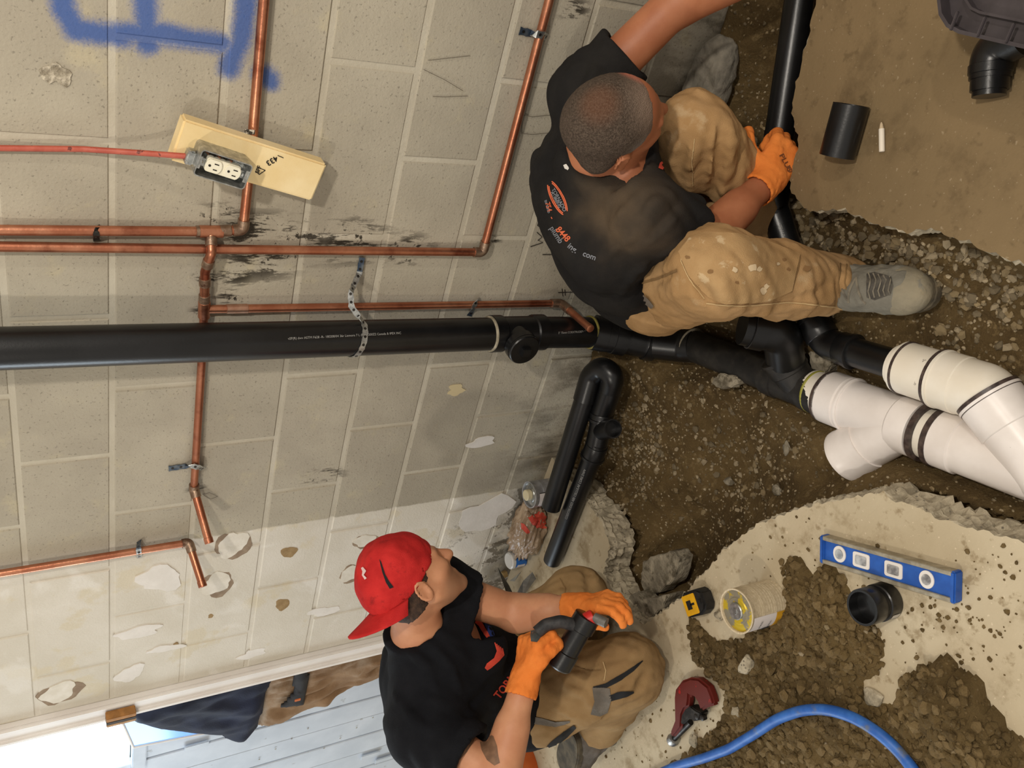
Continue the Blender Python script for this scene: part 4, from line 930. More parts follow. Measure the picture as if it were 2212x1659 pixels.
prism('slide', ol, b_, ((1, 0, 0), (0, 1, 0), Z), .030, M_DARKM, cut, bev=.003)
for px, py in ((1512, 1545), (1524, 1548)): lathe('roller', [(0, .006), (.001, .008), (.014, .008), (.015, .006)], G(px, py, .028), Z, M_DARKM, cut, 16)
box('blade', G(1512, 1510, .028), (.003, .020, .012), M_GALV, cut, bev=.0005)
tube('screw_shaft', [G(1492, 1560, .024), G(1452, 1600, .022)], .0085, M_DARKM, cut, 14)
lathe('knob', [(0, .010), (.002, .0165), (.012, .0185), (.022, .0165), (.027, .008)], G(1458, 1594, .020), G(1440, 1612, .018) - G(1458, 1594, .020), M_GALV, cut, 14)
# blue hose
hp_ = [G(x, y, .024 + hh(*G(x, y)[:2])) for x, y in ((1180, 1860), (1290, 1740), (1380, 1690), (1462, 1654), (1520, 1638), (1575, 1618), (1625, 1588), (1680, 1552), (1735, 1533), (1790, 1532), (1850, 1552), (1905, 1588), (1950, 1632), (1985, 1680), (2005, 1740), (1990, 1830), (1900, 1900))]
tag(tube('air_hose', fillet(hp_, .4, 6), .0125, pm('blue_hose', (40, 92, 172), (58, 112, 190), 30, .45, .1, 60, c3=(108, 112, 110), s3=14, lo3=.58, hi3=.72), None, 16), 'blue rubber hose curving over the clay heap', 'hose')
# offcut of black pipe, marker and bend on the far slab
o0, o1 = G(1839, 226, .036), G(1808, 338, .036)
off = tag(tube('pipe_offcut', [o0, o1], .0365, M_ABSD if False else M_ABS, None, 36, hollow=(.9, .06)), 'short offcut of black pipe lying on the bare slab', 'pipe')
k0, k1 = G(1904, 264, .0055), G(1905, 322, .0055); mk = thing('marker', 'white pointed marker lying beside the black offcut', 'marker', tuple(k0))
kd = nrm(k1 - k0); lathe('barrel', [(.013, .0052), (.014, .0058), (.058, .0058), (.059, .005)], k0, kd, pm('white_marker', (224, 214, 198), None, rough=.5), mk, 14); lathe('tip', [(0, .001), (.004, .003), (.013, .0048)], k0, kd, pm('marker_tip', (190, 170, 140), None), mk, 12)
eb = thing('pipe_bend', 'glossy black pipe bend lying under the edge of the dark tote', 'fitting', tuple(G(2137, 150, 0)))
e0, e1_, e2_ = G(2205, 78, .036), G(2142, 110, .036), G(2137, 196, .036)
tube('bend', fillet([e0, e1_, e2_ + (e1_ - e2_) * .3], .05), .0345, M_ABS, eb, 32)
tube('spigot', [e2_ + (e1_ - e2_) * .45, e2_], .0318, M_ABS, eb, 32, hollow=(.88, .04)); lathe('collar', [(0, .034), (.001, .0365), (.016, .0365), (.017, .034)], e2_ + (e1_ - e2_) * .42, e1_ - e2_, M_ABS, eb, 32)
# dark tote at the frame corner
M_TOTE = pm('dark_tote_plastic', (58, 52, 54), (72, 66, 68), 14, .5, .1, 60, c3=(104, 96, 94), s3=50, lo3=.68, hi3=.72)
tz = .17; tA, tB, tC = G(2012, -10, tz), G(2040, 36, tz), G(2215, 74, tz); tux = nrm(tC - tB); tvx = np.cross(tux, Z) * -1
tote = thing('storage_tote', 'dark grey plastic tote with a rounded rim at the frame corner', 'tote', (tB[0], tB[1], 0))
if (tvx @ np.array([1.0, 0, 0])) < 0: tvx = -tvx
cen = tB + tux * .19 + tvx * .145; cen[2] = tz
ax3 = (tux, tvx, Z)
shell('tub', .36, .26, tz - .002, .004, .05, cen, ax3, M_TOTE, tote)
prism('rim', rrect(.43, .33, .07, 8), cen - Z * .030, ax3, .012, M_TOTE, tote, bev=.004); shell('rim_lip', .43, .33, .032, .006, .07, cen + Z * .010, ax3, M_TOTE, tote)
for i in range(7): box('rim_rib', cen + tux * (-.16 + .052 * i) - tvx * .148 + Z * .012, (.004, .030, .006), M_TOTE, tote, axes=ax3, bev=.001)
# primer can against the wall
pb = G(1197, 1060, 0); pc = can_on('primer_can', pb, .044, .10, 'silver and white can with a screw cap standing behind the black pipes', 'can', pm('silver_can', (158, 158, 160), (186, 186, 188), 60, .35, .05, 100, metal=.6), M_GALV)
lathe('screw_cap', [(.097, .018), (.099, .0185), (.112, .0185), (.114, .016)], pb, Z, pm('cream_cap', (208, 196, 160), None, rough=.5), pc, 24)
wrap('white_label', pb, .0448, .008, .085, -1.9, -.75, M_LW, pc); wrap('label_line', pb, .0451, .008, .085, -.80, -.74, M_INK, pc); 
# tub with a blue label
ub = G(1131, 1205, 0); tb = thing('plastic_tub', 'small tub with a clear lid and blue label by the wall foot', 'tub', tuple(ub))
lathe('body', [(0, .026), (.003, .0285), (.05, .0285), (.054, .027)], ub, Z, pm('blue_label', (40, 106, 190), None, rough=.4), tb, 28); lathe('lid', [(.048, .030), (.049, .031), (.060, .031), (.064, .027), (.062, .018), (.063, 0)], ub, Z, pm('milky_lid', (206, 204, 200), None, rough=.25), tb, 28)
wrap('white_panel', ub, .0288, .008, .040, -2.3, -1.5, M_LW, tb)
# carrier bag with red cloth
def lumpy(name, c, rad, seed, mat, parent=None, amp=.18, fr=1.2, sub=4, crease=.0):
    bm = bmesh.new(); bmesh.ops.create_icosphere(bm, subdivisions=sub, radius=1.0); V = np.array([v.co[:] for v in bm.verts])
    n = 1 + amp * vnoise(V * fr * .4, seed, 3) + crease * np.abs(vnoise(V * fr, seed + 5, 2)); P = V * n[:, None] * np.array(rad)
    P = P + np.array(c)
    for v, p in zip(bm.verts, P): v.co = Vector(p)
    return bm_obj(name, bm, mat, parent, smooth=True)
t = NT('bag_film'); t.b.inputs['Alpha'].default_value = 1.0; t.bump(t.noise(t.obj(), 22, 3, .5, 1.5), .6, .012); M_BAG = t.out(t.mix(t.step(t.noise(t.obj(), 14, 5), .4, .65), lin((146, 122, 98)), lin((172, 150, 124))), .3, 0, .5)
gb_ = G(1154, 1152, .03); bag = thing('carrier_bag', 'crumpled tan plastic bag with red cloth spilling out behind the black pipe', 'bag', (gb_[0], gb_[1], 0))
lumpy('bag_film', gb_ + np.array([.0, .02, .012]), (.118, .056, .046), 41, M_BAG, bag, .20, 1.6, 5, crease=.28)
M_REDC = pm('red_cloth', (170, 52, 36), (196, 76, 54), 20, .7, .5, 60)
BAG = bag
# scraps by the kneeling man's leg
wbk = G(1086, 1237, .03); tag(box('wood_offcut', wbk, (.055, .022, .018), pm('brown_offcut', (136, 112, 70), (156, 130, 84), 20, .8, .2, 60), None, axes=(nrm((.5, -.8, .1)), nrm((.8, .5, .2)), np.cross(nrm((.5, -.8, .1)), nrm((.8, .5, .2)))), bev=.002), 'small brown wood offcut behind the kneeling man knees', 'wood')
fs = thing('folded_sheet', 'dark folded scrap of sheet metal beside the wood offcut', 'scrap', tuple(G(1125, 1265, 0)))
M_SCR = pm('grey_scrap', (88, 86, 80), (118, 114, 106), 20, .5, .2, 60); 
def sheet(name, pts, mat, parent, th=.003):
    bm = bmesh.new(); vs = [bm.verts.new(p) for p in pts]; f_ = bm.faces.new(vs); r_ = bmesh.ops.solidify(bm, geom=[f_], thickness=th); return bm_obj(name, bm, mat, parent)
sheet('leaf', [G(1075, 1225, .07), G(1100, 1265, .03), G(1112, 1290, .02), G(1095, 1285, .06)], M_SCR, fs); sheet('leaf', [G(1112, 1290, .01), G(1130, 1255, .06), G(1150, 1235, .07), G(1158, 1250, .03), G(1128, 1290, .005)], M_SCR, fs); sheet('leaf', [G(1100, 1255, .05), G(1120, 1240, .07), G(1128, 1232, .07), G(1112, 1256, .05)], pm('pale_scrap', (176, 172, 160), None), fs)
# broken slabs in the hole
def px_prism(name, l, z, th, mat, label, cat, bev=.0025, seed=0):
    b = G(l[0][0], l[0][1], z); r = random.Random(seed); P = [G(x, y, z) for x, y in l]; Q = []
    for i in range(len(P)):
        a, c_ = P[i], P[(i + 1) % len(P)]
        for k in range(4): Q.append(a + (c_ - a) * k / 4 + np.array([r.uniform(-.004, .004), r.uniform(-.004, .004), 0]) * (k > 0))
    ol = [((q - b)[0], (q - b)[1]) for q in Q]; o = prism(name, ol, b - np.array([0, 0, th]), ((1, 0, 0), (0, 1, 0), Z), th, mat, None, bev=bev); return tag(o, label, cat)
M_CHK = pm('grey_rubble', (120, 112, 96), (166, 156, 136), 18, .95, .8, 50, coords='pos', c3=(92, 84, 68), s3=26, bdist=.01)
px_prism('concrete_slab_piece', [(1388, 1212), (1420, 1198), (1455, 1192), (1466, 1206), (1452, 1256), (1424, 1280), (1396, 1288), (1385, 1262), (1384, 1240)], -.10, .06, M_CHK, 'pale slab of broken concrete lying in the deep end of the hole', 'concrete', seed=2)
px_prism('concrete_slab_piece', [(1338, 1300), (1372, 1280), (1390, 1296), (1446, 1284), (1432, 1316), (1396, 1338), (1350, 1334)], -.045, .06, M_CHK, 'dirty broken concrete wedged under the slab edge by the orange glove', 'concrete', seed=3)
bm = bmesh.new(); bmesh.ops.create_icosphere(bm, subdivisions=5, radius=1.0); V = np.array([v.co[:] for v in bm.verts])
V = V * (1 + .16 * vnoise(V * .42, 71, 1))[:, None]; V[:, 2] = np.clip(V[:, 2], -.6, .55 + .10 * V[:, 1]); fc_ = G(1462, 160, .0)
V = V * np.array([.150, .060, .062]); V = V + .004 * np.stack([vnoise(V * 22, 72 + k_, 2) for k_ in range(3)], -1); V = V + np.array([fc_[0], -.062, -.005])
for v, p in zip(bm.verts, V): v.co = Vector(p)
tag(bm_obj('footing_concrete', bm, pm('grey_footing', (112, 107, 96), (148, 141, 127), 14, .95, .7, 40, coords='pos', bdist=.01), smooth=True), 'grey lump of footing concrete against the wall behind the crouching man', 'concrete')
px_prism('concrete_slab_piece', [(1536, 830), (1552, 806), (1590, 812), (1596, 828), (1560, 842)], -.10, .03, M_CHK, 'flat grey stone tucked under the sloping black pipe', 'stone', seed=5)
px_prism('field_stone', [(1744, 762), (1762, 734), (1790, 750), (1798, 790), (1778, 812), (1752, 800)], -.165, .06, M_CHK, 'rounded tan stone between the two black pipes', 'stone', bev=.004, seed=6)
for k, (px, py, s, lb) in enumerate(((1700, 968, .020, 'pale speckled stone nearest the white branch socket'), (1722, 905, .022, 'long grey stone below the black wye'), (1548, 955, .022, 'round tan stone in the middle of the trench floor'), (1575, 1040, .020, 'white flecked stone low in the trench'), (1550, 1040, .022, 'grey stone next to the white flecked one'), (1678, 1060, .018, 'oval grey stone near the pale slab edge'))):
    g = G(px, py, -.12); rubble('field_stone', px, py, (s * 1.0, s * .7, s * .5), lb, 'stone', M_CHK, seed=20 + k, z=gh(g[0], g[1]) - .004)
# things in the doorway
pg = W(261, 1547, -.035); peg = thing('coat_peg', 'banded wooden peg block on the door casing', 'peg', tuple(pg))
for k, (dx, c_) in enumerate(((.012, (176, 124, 68)), (-.004, (66, 58, 52)), (-.016, (188, 146, 100)))): box('peg_band', pg + np.array([dx, 0, 0]), (.014 if k else .018, .03, .085), pm('peg_%d' % k, c_, tuple(int(v * .85) for v in c_), 40, .7, .2, 80), peg, bev=.002)
def drape(name, l, Y, mat, label, cat, th=.035, amp=.018, fr=5, parent=None, seed=0):
    P = [W(x, y, Y) for x, y in l]; poly = [(p[0], p[2]) for p in P]; xs = [p[0] for p in poly]; zs_ = [p[1] for p in poly]
    gx_ = np.arange(min(xs) - .01, max(xs) + .02, .010); gz_ = np.arange(min(zs_) - .01, max(zs_) + .02, .010); A, B = np.meshgrid(gx_, gz_, indexing='ij')
    ins = inpoly(A, B, poly); sdv = pdist(A, B, poly) * np.where(ins, 1, -1); ok = sdv > -.008
    puff = np.sqrt(np.clip(sdv / .05, 0, 1)) * th; fold = amp * vnoise(np.stack([A * fr, B * fr * .35], -1), seed, 3) * np.clip(sdv / .03, 0, 1)
    F1 = np.stack([A, Y - puff - fold, B], -1); n1_, n2_ = A.shape; idx = np.arange(n1_ * n2_).reshape(n1_, n2_)
    q_ = np.stack([idx[:-1, :-1], idx[1:, :-1], idx[1:, 1:], idx[:-1, 1:]], -1).reshape(-1, 4); q_ = q_[ok.ravel()[q_].all(1)]
    bk = np.stack([A, np.full_like(A, Y + .004), B], -1); V = np.concatenate([F1.reshape(-1, 3), bk.reshape(-1, 3)]); N = n1_ * n2_
    e = {}
    for f_ in q_:
        for a_, b_ in zip(f_, np.roll(f_, -1)): e[(a_, b_)] = 1
    side = [(a_, b_, b_ + N, a_ + N) for (a_, b_) in e if (b_, a_) not in e]
    Fq = q_.tolist() + (q_[:, ::-1] + N).tolist() + side; us = np.unique(np.array([i for f_ in Fq for i in f_])); rm_ = -np.ones(2 * N, int); rm_[us] = np.arange(len(us))
    o = mesh_obj(name, V[us], [tuple(int(rm_[i]) for i in f_) for f_ in Fq], mat, parent, smooth=True)
    bm = bmesh.new(); bm.from_mesh(o.data); bmesh.ops.recalc_face_normals(bm, faces=bm.faces[:]); bm.to_mesh(o.data); bm.free()
    return tag(o, label, cat) if label else o
M_NAVY = pm('navy_cloth', (20, 26, 44), (30, 38, 62), 10, .75, .3, 200)
drape('hanging_jacket', [(286, 1540), (292, 1556), (345, 1572), (420, 1580), (478, 1584), (492, 1594), (524, 1600), (545, 1578), (556, 1566), (575, 1490), (600, 1440), (560, 1440), (400, 1480)], .10, M_NAVY, 'dark navy jacket hanging in the doorway from the peg', 'jacket', seed=3)
M_TANH = pm('tan_canvas_worn', (128, 100, 72), (150, 122, 92), 12, .85, .3, 160, c3=(164, 146, 126), s3=6, lo3=.52, hi3=.7)
ht = drape('hanging_trousers', [(560, 1566), (600, 1548), (660, 1524), (700, 1516), (724, 1498), (790, 1466), (850, 1440), (850, 1370), (700, 1400), (585, 1430), (572, 1490)], .13, M_TANH, 'tan work trousers hanging below the navy jacket', 'trousers', amp=.022, fr=7, seed=5)
M_DKC = pm('dark_canvas', (34, 34, 36), (48, 47, 48), 20, .8, .3, 160)
drape('tool_pocket', [(634, 1440), (666, 1432), (664, 1480), (656, 1522), (606, 1528), (636, 1494)], .085, M_DKC, None, None, th=.02, amp=.004, parent=ht, seed=6)
box('orange_tab', W(643, 1512, .058), (.012, .004, .022), pm('orange_tab', (196, 104, 52), None), ht, bev=.001)
bk_ = thing('plastic_bucket', 'orange plastic bucket standing behind the kneeling man', 'bucket', (-2.2, -.44, 0)); bb = np.array([-2.2, -.44, 0.0])
M_ORB = pm('orange_bucket_plastic', (214, 104, 46), (224, 118, 58), 20, .45, 0)
lathe('pail', [(0, .13), (.003, .132), (.33, .146), (.335, .152), (.345, .152), (.346, .148), (.37, .150), (.371, .143), (.02, .128)], bb, Z, M_ORB, bk_, 40)
a = math.atan2(CC[1] - bb[1], CC[0] - bb[0]); dq = np.array([math.cos(a - .2), math.sin(a - .2), 0])
pipe_print(bk_, 'HOME', .05, bb + Z * .27, np.cross(Z, dq), dq, .147, pm('white_print', (226, 220, 214), None))
# ------------------------------------------------------------------ people: smooth surfaces grown from rounded limbs
class Field:
    def __init__(s, h, pad=.05):
        s.h = h; s.p = []; s.pad = pad; s.post = []; s.sub = []
    def cone(s, a, b, ra, rb=None, k=.02): s.p.append(('c', np.array(a, float), np.array(b, float), ra, ra if rb is None else rb, k)); return s
    def chain(s, pts, rs, k=.02):
        for i in range(len(pts) - 1): s.cone(pts[i], pts[i + 1], rs[i], rs[i + 1], k)
        return s
    def ell(s, c, rad, axes=None, k=.02): s.p.append(('e', np.array(c, float), np.array(rad, float), np.eye(3) if axes is None else np.array(axes, float), 0, k)); return s
    def build(s):
        lo = np.full(3, 9.0); hi = np.full(3, -9.0)
        for q in s.p:
            if q[0] == 'c':
                r = max(q[3], q[4]); lo = np.minimum(lo, np.minimum(q[1], q[2]) - r); hi = np.maximum(hi, np.maximum(q[1], q[2]) + r)
            else: r = q[2].max(); lo = np.minimum(lo, q[1] - r); hi = np.maximum(hi, q[1] + r)
        lo = lo - .03; hi = hi + .03; n = np.ceil((hi - lo) / s.h).astype(int) + 1
        X = [(lo[i] + s.h * np.arange(n[i])).astype(np.float32) for i in range(3)]
        D = np.full(n, .5, np.float32)
        def reg(c0, c1):
            i0 = np.maximum(0, ((c0 - lo) / s.h).astype(int)); i1 = np.minimum(n, np.ceil((c1 - lo) / s.h).astype(int) + 1); return tuple(slice(a, b) for a, b in zip(i0, i1))
        def ev(q, sl):
            x, y, z = X[0][sl[0]][:, None, None], X[1][sl[1]][None, :, None], X[2][sl[2]][None, None, :]
            if q[0] == 'c':
                a, b = q[1].astype(np.float32), q[2].astype(np.float32); ba = b - a; L = float(ba @ ba) + 1e-12
                px, py, pz = x - a[0], y - a[1], z - a[2]; t = np.clip((px * ba[0] + py * ba[1] + pz * ba[2]) / L, 0, 1)
                return np.sqrt((px - t * ba[0]) ** 2 + (py - t * ba[1]) ** 2 + (pz - t * ba[2]) ** 2) - (q[3] + (q[4] - q[3]) * t)
            c = q[1]; R = q[3]; px, py, pz = x - c[0], y - c[1], z - c[2]; k0 = 0; k1 = 0
            for i in range(3):
                u = px * np.float32(R[i][0]) + py * np.float32(R[i][1]) + pz * np.float32(R[i][2]); w = u / np.float32(q[2][i]); k0 = k0 + w * w; k1 = k1 + (w / np.float32(q[2][i])) ** 2
            k0 = np.sqrt(k0); return k0 * (k0 - 1) / np.sqrt(k1 + 1e-12)
        def bb(q, m):
            if q[0] == 'c': r = max(q[3], q[4]) + m; return reg(np.minimum(q[1], q[2]) - r, np.maximum(q[1], q[2]) + r)
            r = q[2].max() + m; return reg(q[1] - r, q[1] + r)
        for q in s.p:
            sl = bb(q, s.pad); d = ev(q, sl); g = D[sl]; k = q[5]
            hmx = np.clip(.5 + .5 * (g - d) / k, 0, 1); D[sl] = g + (d - g) * hmx - k * hmx * (1 - hmx)
        for q in s.sub:
            sl = bb(q, s.pad); d = -ev(q, sl); g = D[sl]; k = q[5]; hmx = np.clip(.5 + .5 * (d - g) / k, 0, 1); D[sl] = g + (d - g) * hmx + k * hmx * (1 - hmx)
        if s.post:
            m = np.abs(D) < .06; ii = np.nonzero(m); P = np.stack([X[i][ii[i]] for i in range(3)], -1); d = D[m]
            for fn in s.post: d = fn(P, d)
            D[m] = d
        return surf(D, lo, s.h)
def surf(D, lo, h):
    S = D < 0
    n = D.shape; acc = np.zeros(tuple(k - 1 for k in n) + (3,), np.float32); cnt = np.zeros(tuple(k - 1 for k in n), np.int16)
    quads = []
    c = S[:-1, :-1, :-1].astype(np.int8)
    tot = np.zeros(tuple(k - 1 for k in n), np.int8)
    for dx in (0, 1):
        for dy in (0, 1):
            for dz in (0, 1): tot += S[dx:n[0] - 1 + dx, dy:n[1] - 1 + dy, dz:n[2] - 1 + dz]
    act = (tot > 0) & (tot < 8); vid = -np.ones(act.shape, np.int64); cells = np.argwhere(act); vid[act] = np.arange(len(cells))
    P = np.zeros((len(cells), 3)); K = np.zeros(len(cells)); ci = cells.T
    for ax in range(3):
        o1, o2 = [i for i in range(3) if i != ax]
        for a in (0, 1):
            for b in (0, 1):
                off = [0, 0, 0]; off[o1] = a; off[o2] = b; i0 = [ci[i] + off[i] for i in range(3)]; i1 = list(i0); i1[ax] = i1[ax] + 1
                d0, d1 = D[tuple(i0)], D[tuple(i1)]; cr = (d0 < 0) != (d1 < 0); t = np.where(cr, d0 / (d0 - d1 + 1e-12 * (d0 == d1)), 0)
                q = np.zeros((len(cells), 3)); q[:, o1] = a; q[:, o2] = b; q[:, ax] = t; P += q * cr[:, None]; K += cr
    V = lo + (cells + P / K[:, None]) * h
    for ax in range(3):
        o1, o2 = [(1, 2), (2, 0), (0, 1)][ax]
        A = S.take(range(n[ax] - 1), ax); B = S.take(range(1, n[ax]), ax); cr = np.argwhere(A != B)
        ok = (cr[:, o1] > 0) & (cr[:, o2] > 0) & (cr[:, o1] < n[o1] - 1) & (cr[:, o2] < n[o2] - 1); cr = cr[ok]; flip = A[tuple(cr.T)]
        def cell(a, b): q = cr.copy(); q[:, o1] -= a; q[:, o2] -= b; return vid[tuple(q.T)]
        f = np.stack([cell(1, 1), cell(0, 1), cell(0, 0), cell(1, 0)], -1); f[~flip] = f[~flip][:, ::-1]; quads.append(f)
    return V, np.concatenate(quads)
def fmesh(name, fld, mat, parent, relax=1):
    V, F = fld.build()
    for _ in range(relax):
        s = np.zeros_like(V); c = np.zeros(len(V))
        for i in range(4):
            a, b = F[:, i], F[:, (i + 1) % 4]; np.add.at(s, a, V[b]); np.add.at(c, a, 1); np.add.at(s, b, V[a]); np.add.at(c, b, 1)
        V = V * .5 + .5 * s / np.maximum(c, 1)[:, None]
    return mesh_obj(name, V, F, mat, parent, smooth=True)
def half(c, n): c = np.array(c, float); n = nrm(n); return lambda P, d: np.maximum(d, (P @ n - c @ n).astype(np.float32))     # keep the side against n
def ridges(F, lines, r=.010, sink=.004, k=.012, groove=False):
    """lay raised creases (or grooves) on a garment along photograph lines"""
    h = F.h; F.h = .012; V, Q = F.build(); F.h = h
    bv = BVHTree.FromPolygons([tuple(v) for v in V], [tuple(q) for q in Q])
    for ln in lines:
        g = ln[2] if isinstance(ln[0], list) else groove; rr = ln[1] if isinstance(ln[0], list) else r; pts = ln[0] if isinstance(ln[0], list) else ln; P = []
        for i in range(len(pts) - 1):
            for s in range(4):
                x = pts[i][0] + (pts[i + 1][0] - pts[i][0]) * s / 4; y = pts[i][1] + (pts[i + 1][1] - pts[i][1]) * s / 4
                d = nrm(ray(x, y)); q = bv.ray_cast(Vector(CC), Vector(d), 4.0)
                if q[0] is not None:
                    no = np.array(q[1]); no = no if no @ d < 0 else -no; P.append(np.array(q[0]) + no * ((rr * .55) if g else -rr * .45))
        n = len(P)
        for i in range(n - 1):
            if np.linalg.norm(P[i + 1] - P[i]) > .06: continue
            e0, e1 = rr * (.35 + .65 * math.sin(PI * (i + .3) / n)), rr * (.35 + .65 * math.sin(PI * (i + 1.3) / n))
            if g: F.sub.append(('c', P[i], P[i + 1], e0, e1, k))
            else: F.cone(P[i], P[i + 1], e0, e1, k)
def folds(amp, freq, seed, axis=None, sq=.25):
    A = np.eye(3)
    if axis is not None: a = nrm(axis); A = np.eye(3) - (1 - sq) * np.outer(a, a)      # stretch the folds along axis
    def fn(P, d):
        q = (P @ A) * freq; w = 1 - np.abs(vnoise(q, seed, 2)) * 1.4; return (d + amp * (w - .4)).astype(np.float32)
    return fn
def headframe(c, fwd, upv):
    f = nrm(fwd); u = nrm(np.array(upv, float) - f * (np.array(upv) @ f)); s = np.cross(f, u)   # s = the person's right
    return lambda x, y, z: np.array(c) + s * x + f * y + u * z, np.array([s, f, u])
def add_head(F, c, fwd, upv, k=1.0):
    H, ax = headframe(c, fwd, upv)
    F.ell(H(0, -.012, .030), np.array([.076, .098, .086]) * k, ax, .02)
    F.ell(H(0, .034, -.030), np.array([.060, .058, .082]) * k, ax, .03)
    for s in (-1, 1):
        F.cone(H(s * .052, .002, -.045), H(s * .016, .070, -.094), .020, .017, .025)
        F.cone(H(s * .040, .066, -.018), H(s * .046, .050, -.024), .018, .018, .02)          # cheek
        F.ell(H(s * .077, -.012, -.012), (.008, .016, .027), ax, .006)                        # ear
        for q_ in range(9):
            a_ = -1.9 + q_ * .52; b_ = a_ + .52
            F.cone(H(s * .084, -.016 - .016 * math.cos(a_), -.008 + .026 * math.sin(a_)), H(s * .084, -.016 - .016 * math.cos(b_), -.008 + .026 * math.sin(b_)), .0042, .0042, .003)
        F.cone(H(s * .012, .088, .014), H(s * .040, .076, .016), .010, .010, .012)            # brow
    F.cone(H(0, .090, .004), H(0, .110, -.030), .009, .0135, .010)                          # nose
    for s in (-1, 1): F.cone(H(s * .009, .098, -.034), H(s * .012, .090, -.036), .008, .007, .006)
    F.cone(H(-.018, .084, -.062), H(.018, .084, -.062), .0075, .0075, .006); F.cone(H(-.014, .083, -.073), H(.014, .083, -.073), .008, .008, .006)
    F.ell(H(0, .076, -.098), (.020, .016, .014), ax, .02)
    for s in (-1, 1):
        F.sub.append(('e', H(s * .030, .098, -.006), np.array([.014, .013, .009]), ax, 0, .010))
        F.sub.append(('e', H(s * .086, -.011, -.007), np.array([.009, .0105, .018]), ax, 0, .004))
    return H, ax
def hand(Fs, wr, d, palm, thumb_side, curl, thumb, sc=1.0, grow=(0.0,), spread=.0):
    """Fs: fields to add to, grow: radius offset for each; d = wrist to knuckles, palm = palm normal; thumb_side = +1/-1 along cross(palm, d)"""
    d = nrm(d); palm = nrm(np.array(palm, float) - d * (np.array(palm) @ d)); t = np.cross(palm, d) * thumb_side; wr = np.array(wr, float)
    kn = [wr + d * (.092 - .004 * abs(i - 1)) * sc + t * (.030 - .0205 * i) * sc for i in range(4)]
    lens = [(.042, .026, .020), (.047, .029, .021), (.044, .027, .020), (.034, .021, .018)]
    for F, g in zip(Fs, grow):
        for i in range(4): F.cone(wr + d * .012 + t * (.018 - .012 * i) * sc, kn[i], .0150 * sc + g, .0118 * sc + g, .012)
        F.cone(wr - d * .01, wr + d * .02, .027 * sc + g, .024 * sc + g, .02)
        F.cone(wr + d * .02 + t * .012 * sc, wr + d * .065 + t * .02 * sc - palm * .0, .019 * sc + g, .015 * sc + g, .015)
        for i in range(4):
            p = kn[i]; a = 0
            for j in range(3):
                a += curl[i][j] if isinstance(curl[i], (tuple, list)) else curl[i]
                q = p + (d * math.cos(a) + palm * math.sin(a) + t * spread * (1.5 - i)) * lens[i][j] * sc
                F.cone(p, q, (.0108 - .0012 * j) * sc + g, (.0100 - .0012 * j) * sc + g, .005); p = q
        p = wr + d * .022 * sc + t * .026 * sc
        for j, (L_, r_) in enumerate(((.040, .0135), (.032, .0115), (.024, .0105))):
            v = thumb[j] if isinstance(thumb[0], (tuple, list, np.ndarray)) else thumb
            q = p + nrm(d * v[0] + t * v[1] + palm * v[2]) * L_ * sc; F.cone(p, q, r_ * sc + g, (r_ - .001) * sc + g, .008); p = q
    return t
def boot(name, heel, toe, upv, ank, parent, mats, sc=1.0):
    """work boot: sole from heel to toe, shaft up to ank"""
    heel, toe = np.array(heel, float), np.array(toe, float); d = nrm(toe - heel); u = nrm(np.array(upv, float) - d * (np.array(upv) @ d)); s = np.cross(d, u); L = np.linalg.norm(toe - heel)
    root = None; F = Field(.005)
    F.cone(heel + d * .035 + u * .045, toe - d * .085 + u * .044, .048, .048, .03); F.ell(toe - d * .074 + u * .040, (.072, .0515, .046), (d, s, u), .02)
    F.cone(heel + d * .05 + u * .07, heel + d * .15 + u * .066, .050, .044, .03); F.chain([heel + d * .045 + u * .05, heel + d * .045 + u * .12, ank], [.043, .042, .042], .02)
    F.post += [half(heel + u * .016, -u), folds(.004, 14, 5)]
    up_ = fmesh('upper', F, mats[0], parent)
    bm = bmesh.new(); ol = []
    for k in range(28):
        a = 2 * PI * k / 28; x = math.cos(a); y = math.sin(a); w = .052 + .008 * x; ol.append((L / 2 + (L / 2 + .002) * (abs(x) ** .8) * (1 if x > 0 else -1), w * (abs(y) ** .8) * (1 if y > 0 else -1)))
    bm.free(); so = prism('sole', ol, heel, (d, s, u), .024, mats[1], parent, bev=.004)
    F = Field(.004); F.ell(toe - d * .074 + u * .040, (.0745, .0540, .0485), (d, s, u), .02); F.post += [half(heel + u * .018, -u), half(toe - d * .078, -d)]
    fmesh('toe_cap', F, mats[2], up_)
    for k in range(5):
        bvu = bvu if k else BVHTree.FromPolygons([v.co[:] for v in up_.data.vertices], [p.vertices[:] for p in up_.data.polygons])
        c = heel + d * (.085 + .019 * k); pts_ = []
        for x_ in (-.030, -.018, -.006, .006, .018, .030):
            hq = bvu.ray_cast(Vector(c + u * .3 + s * x_ + d * x_ * .35 * (-1) ** k), Vector(-u), .4)
            if hq[0] is not None: pts_.append(np.array(hq[0]) + u * .0015)
        if len(pts_) > 1: tube('lace', pts_, .0026, mats[3], up_, 6)
    return up_

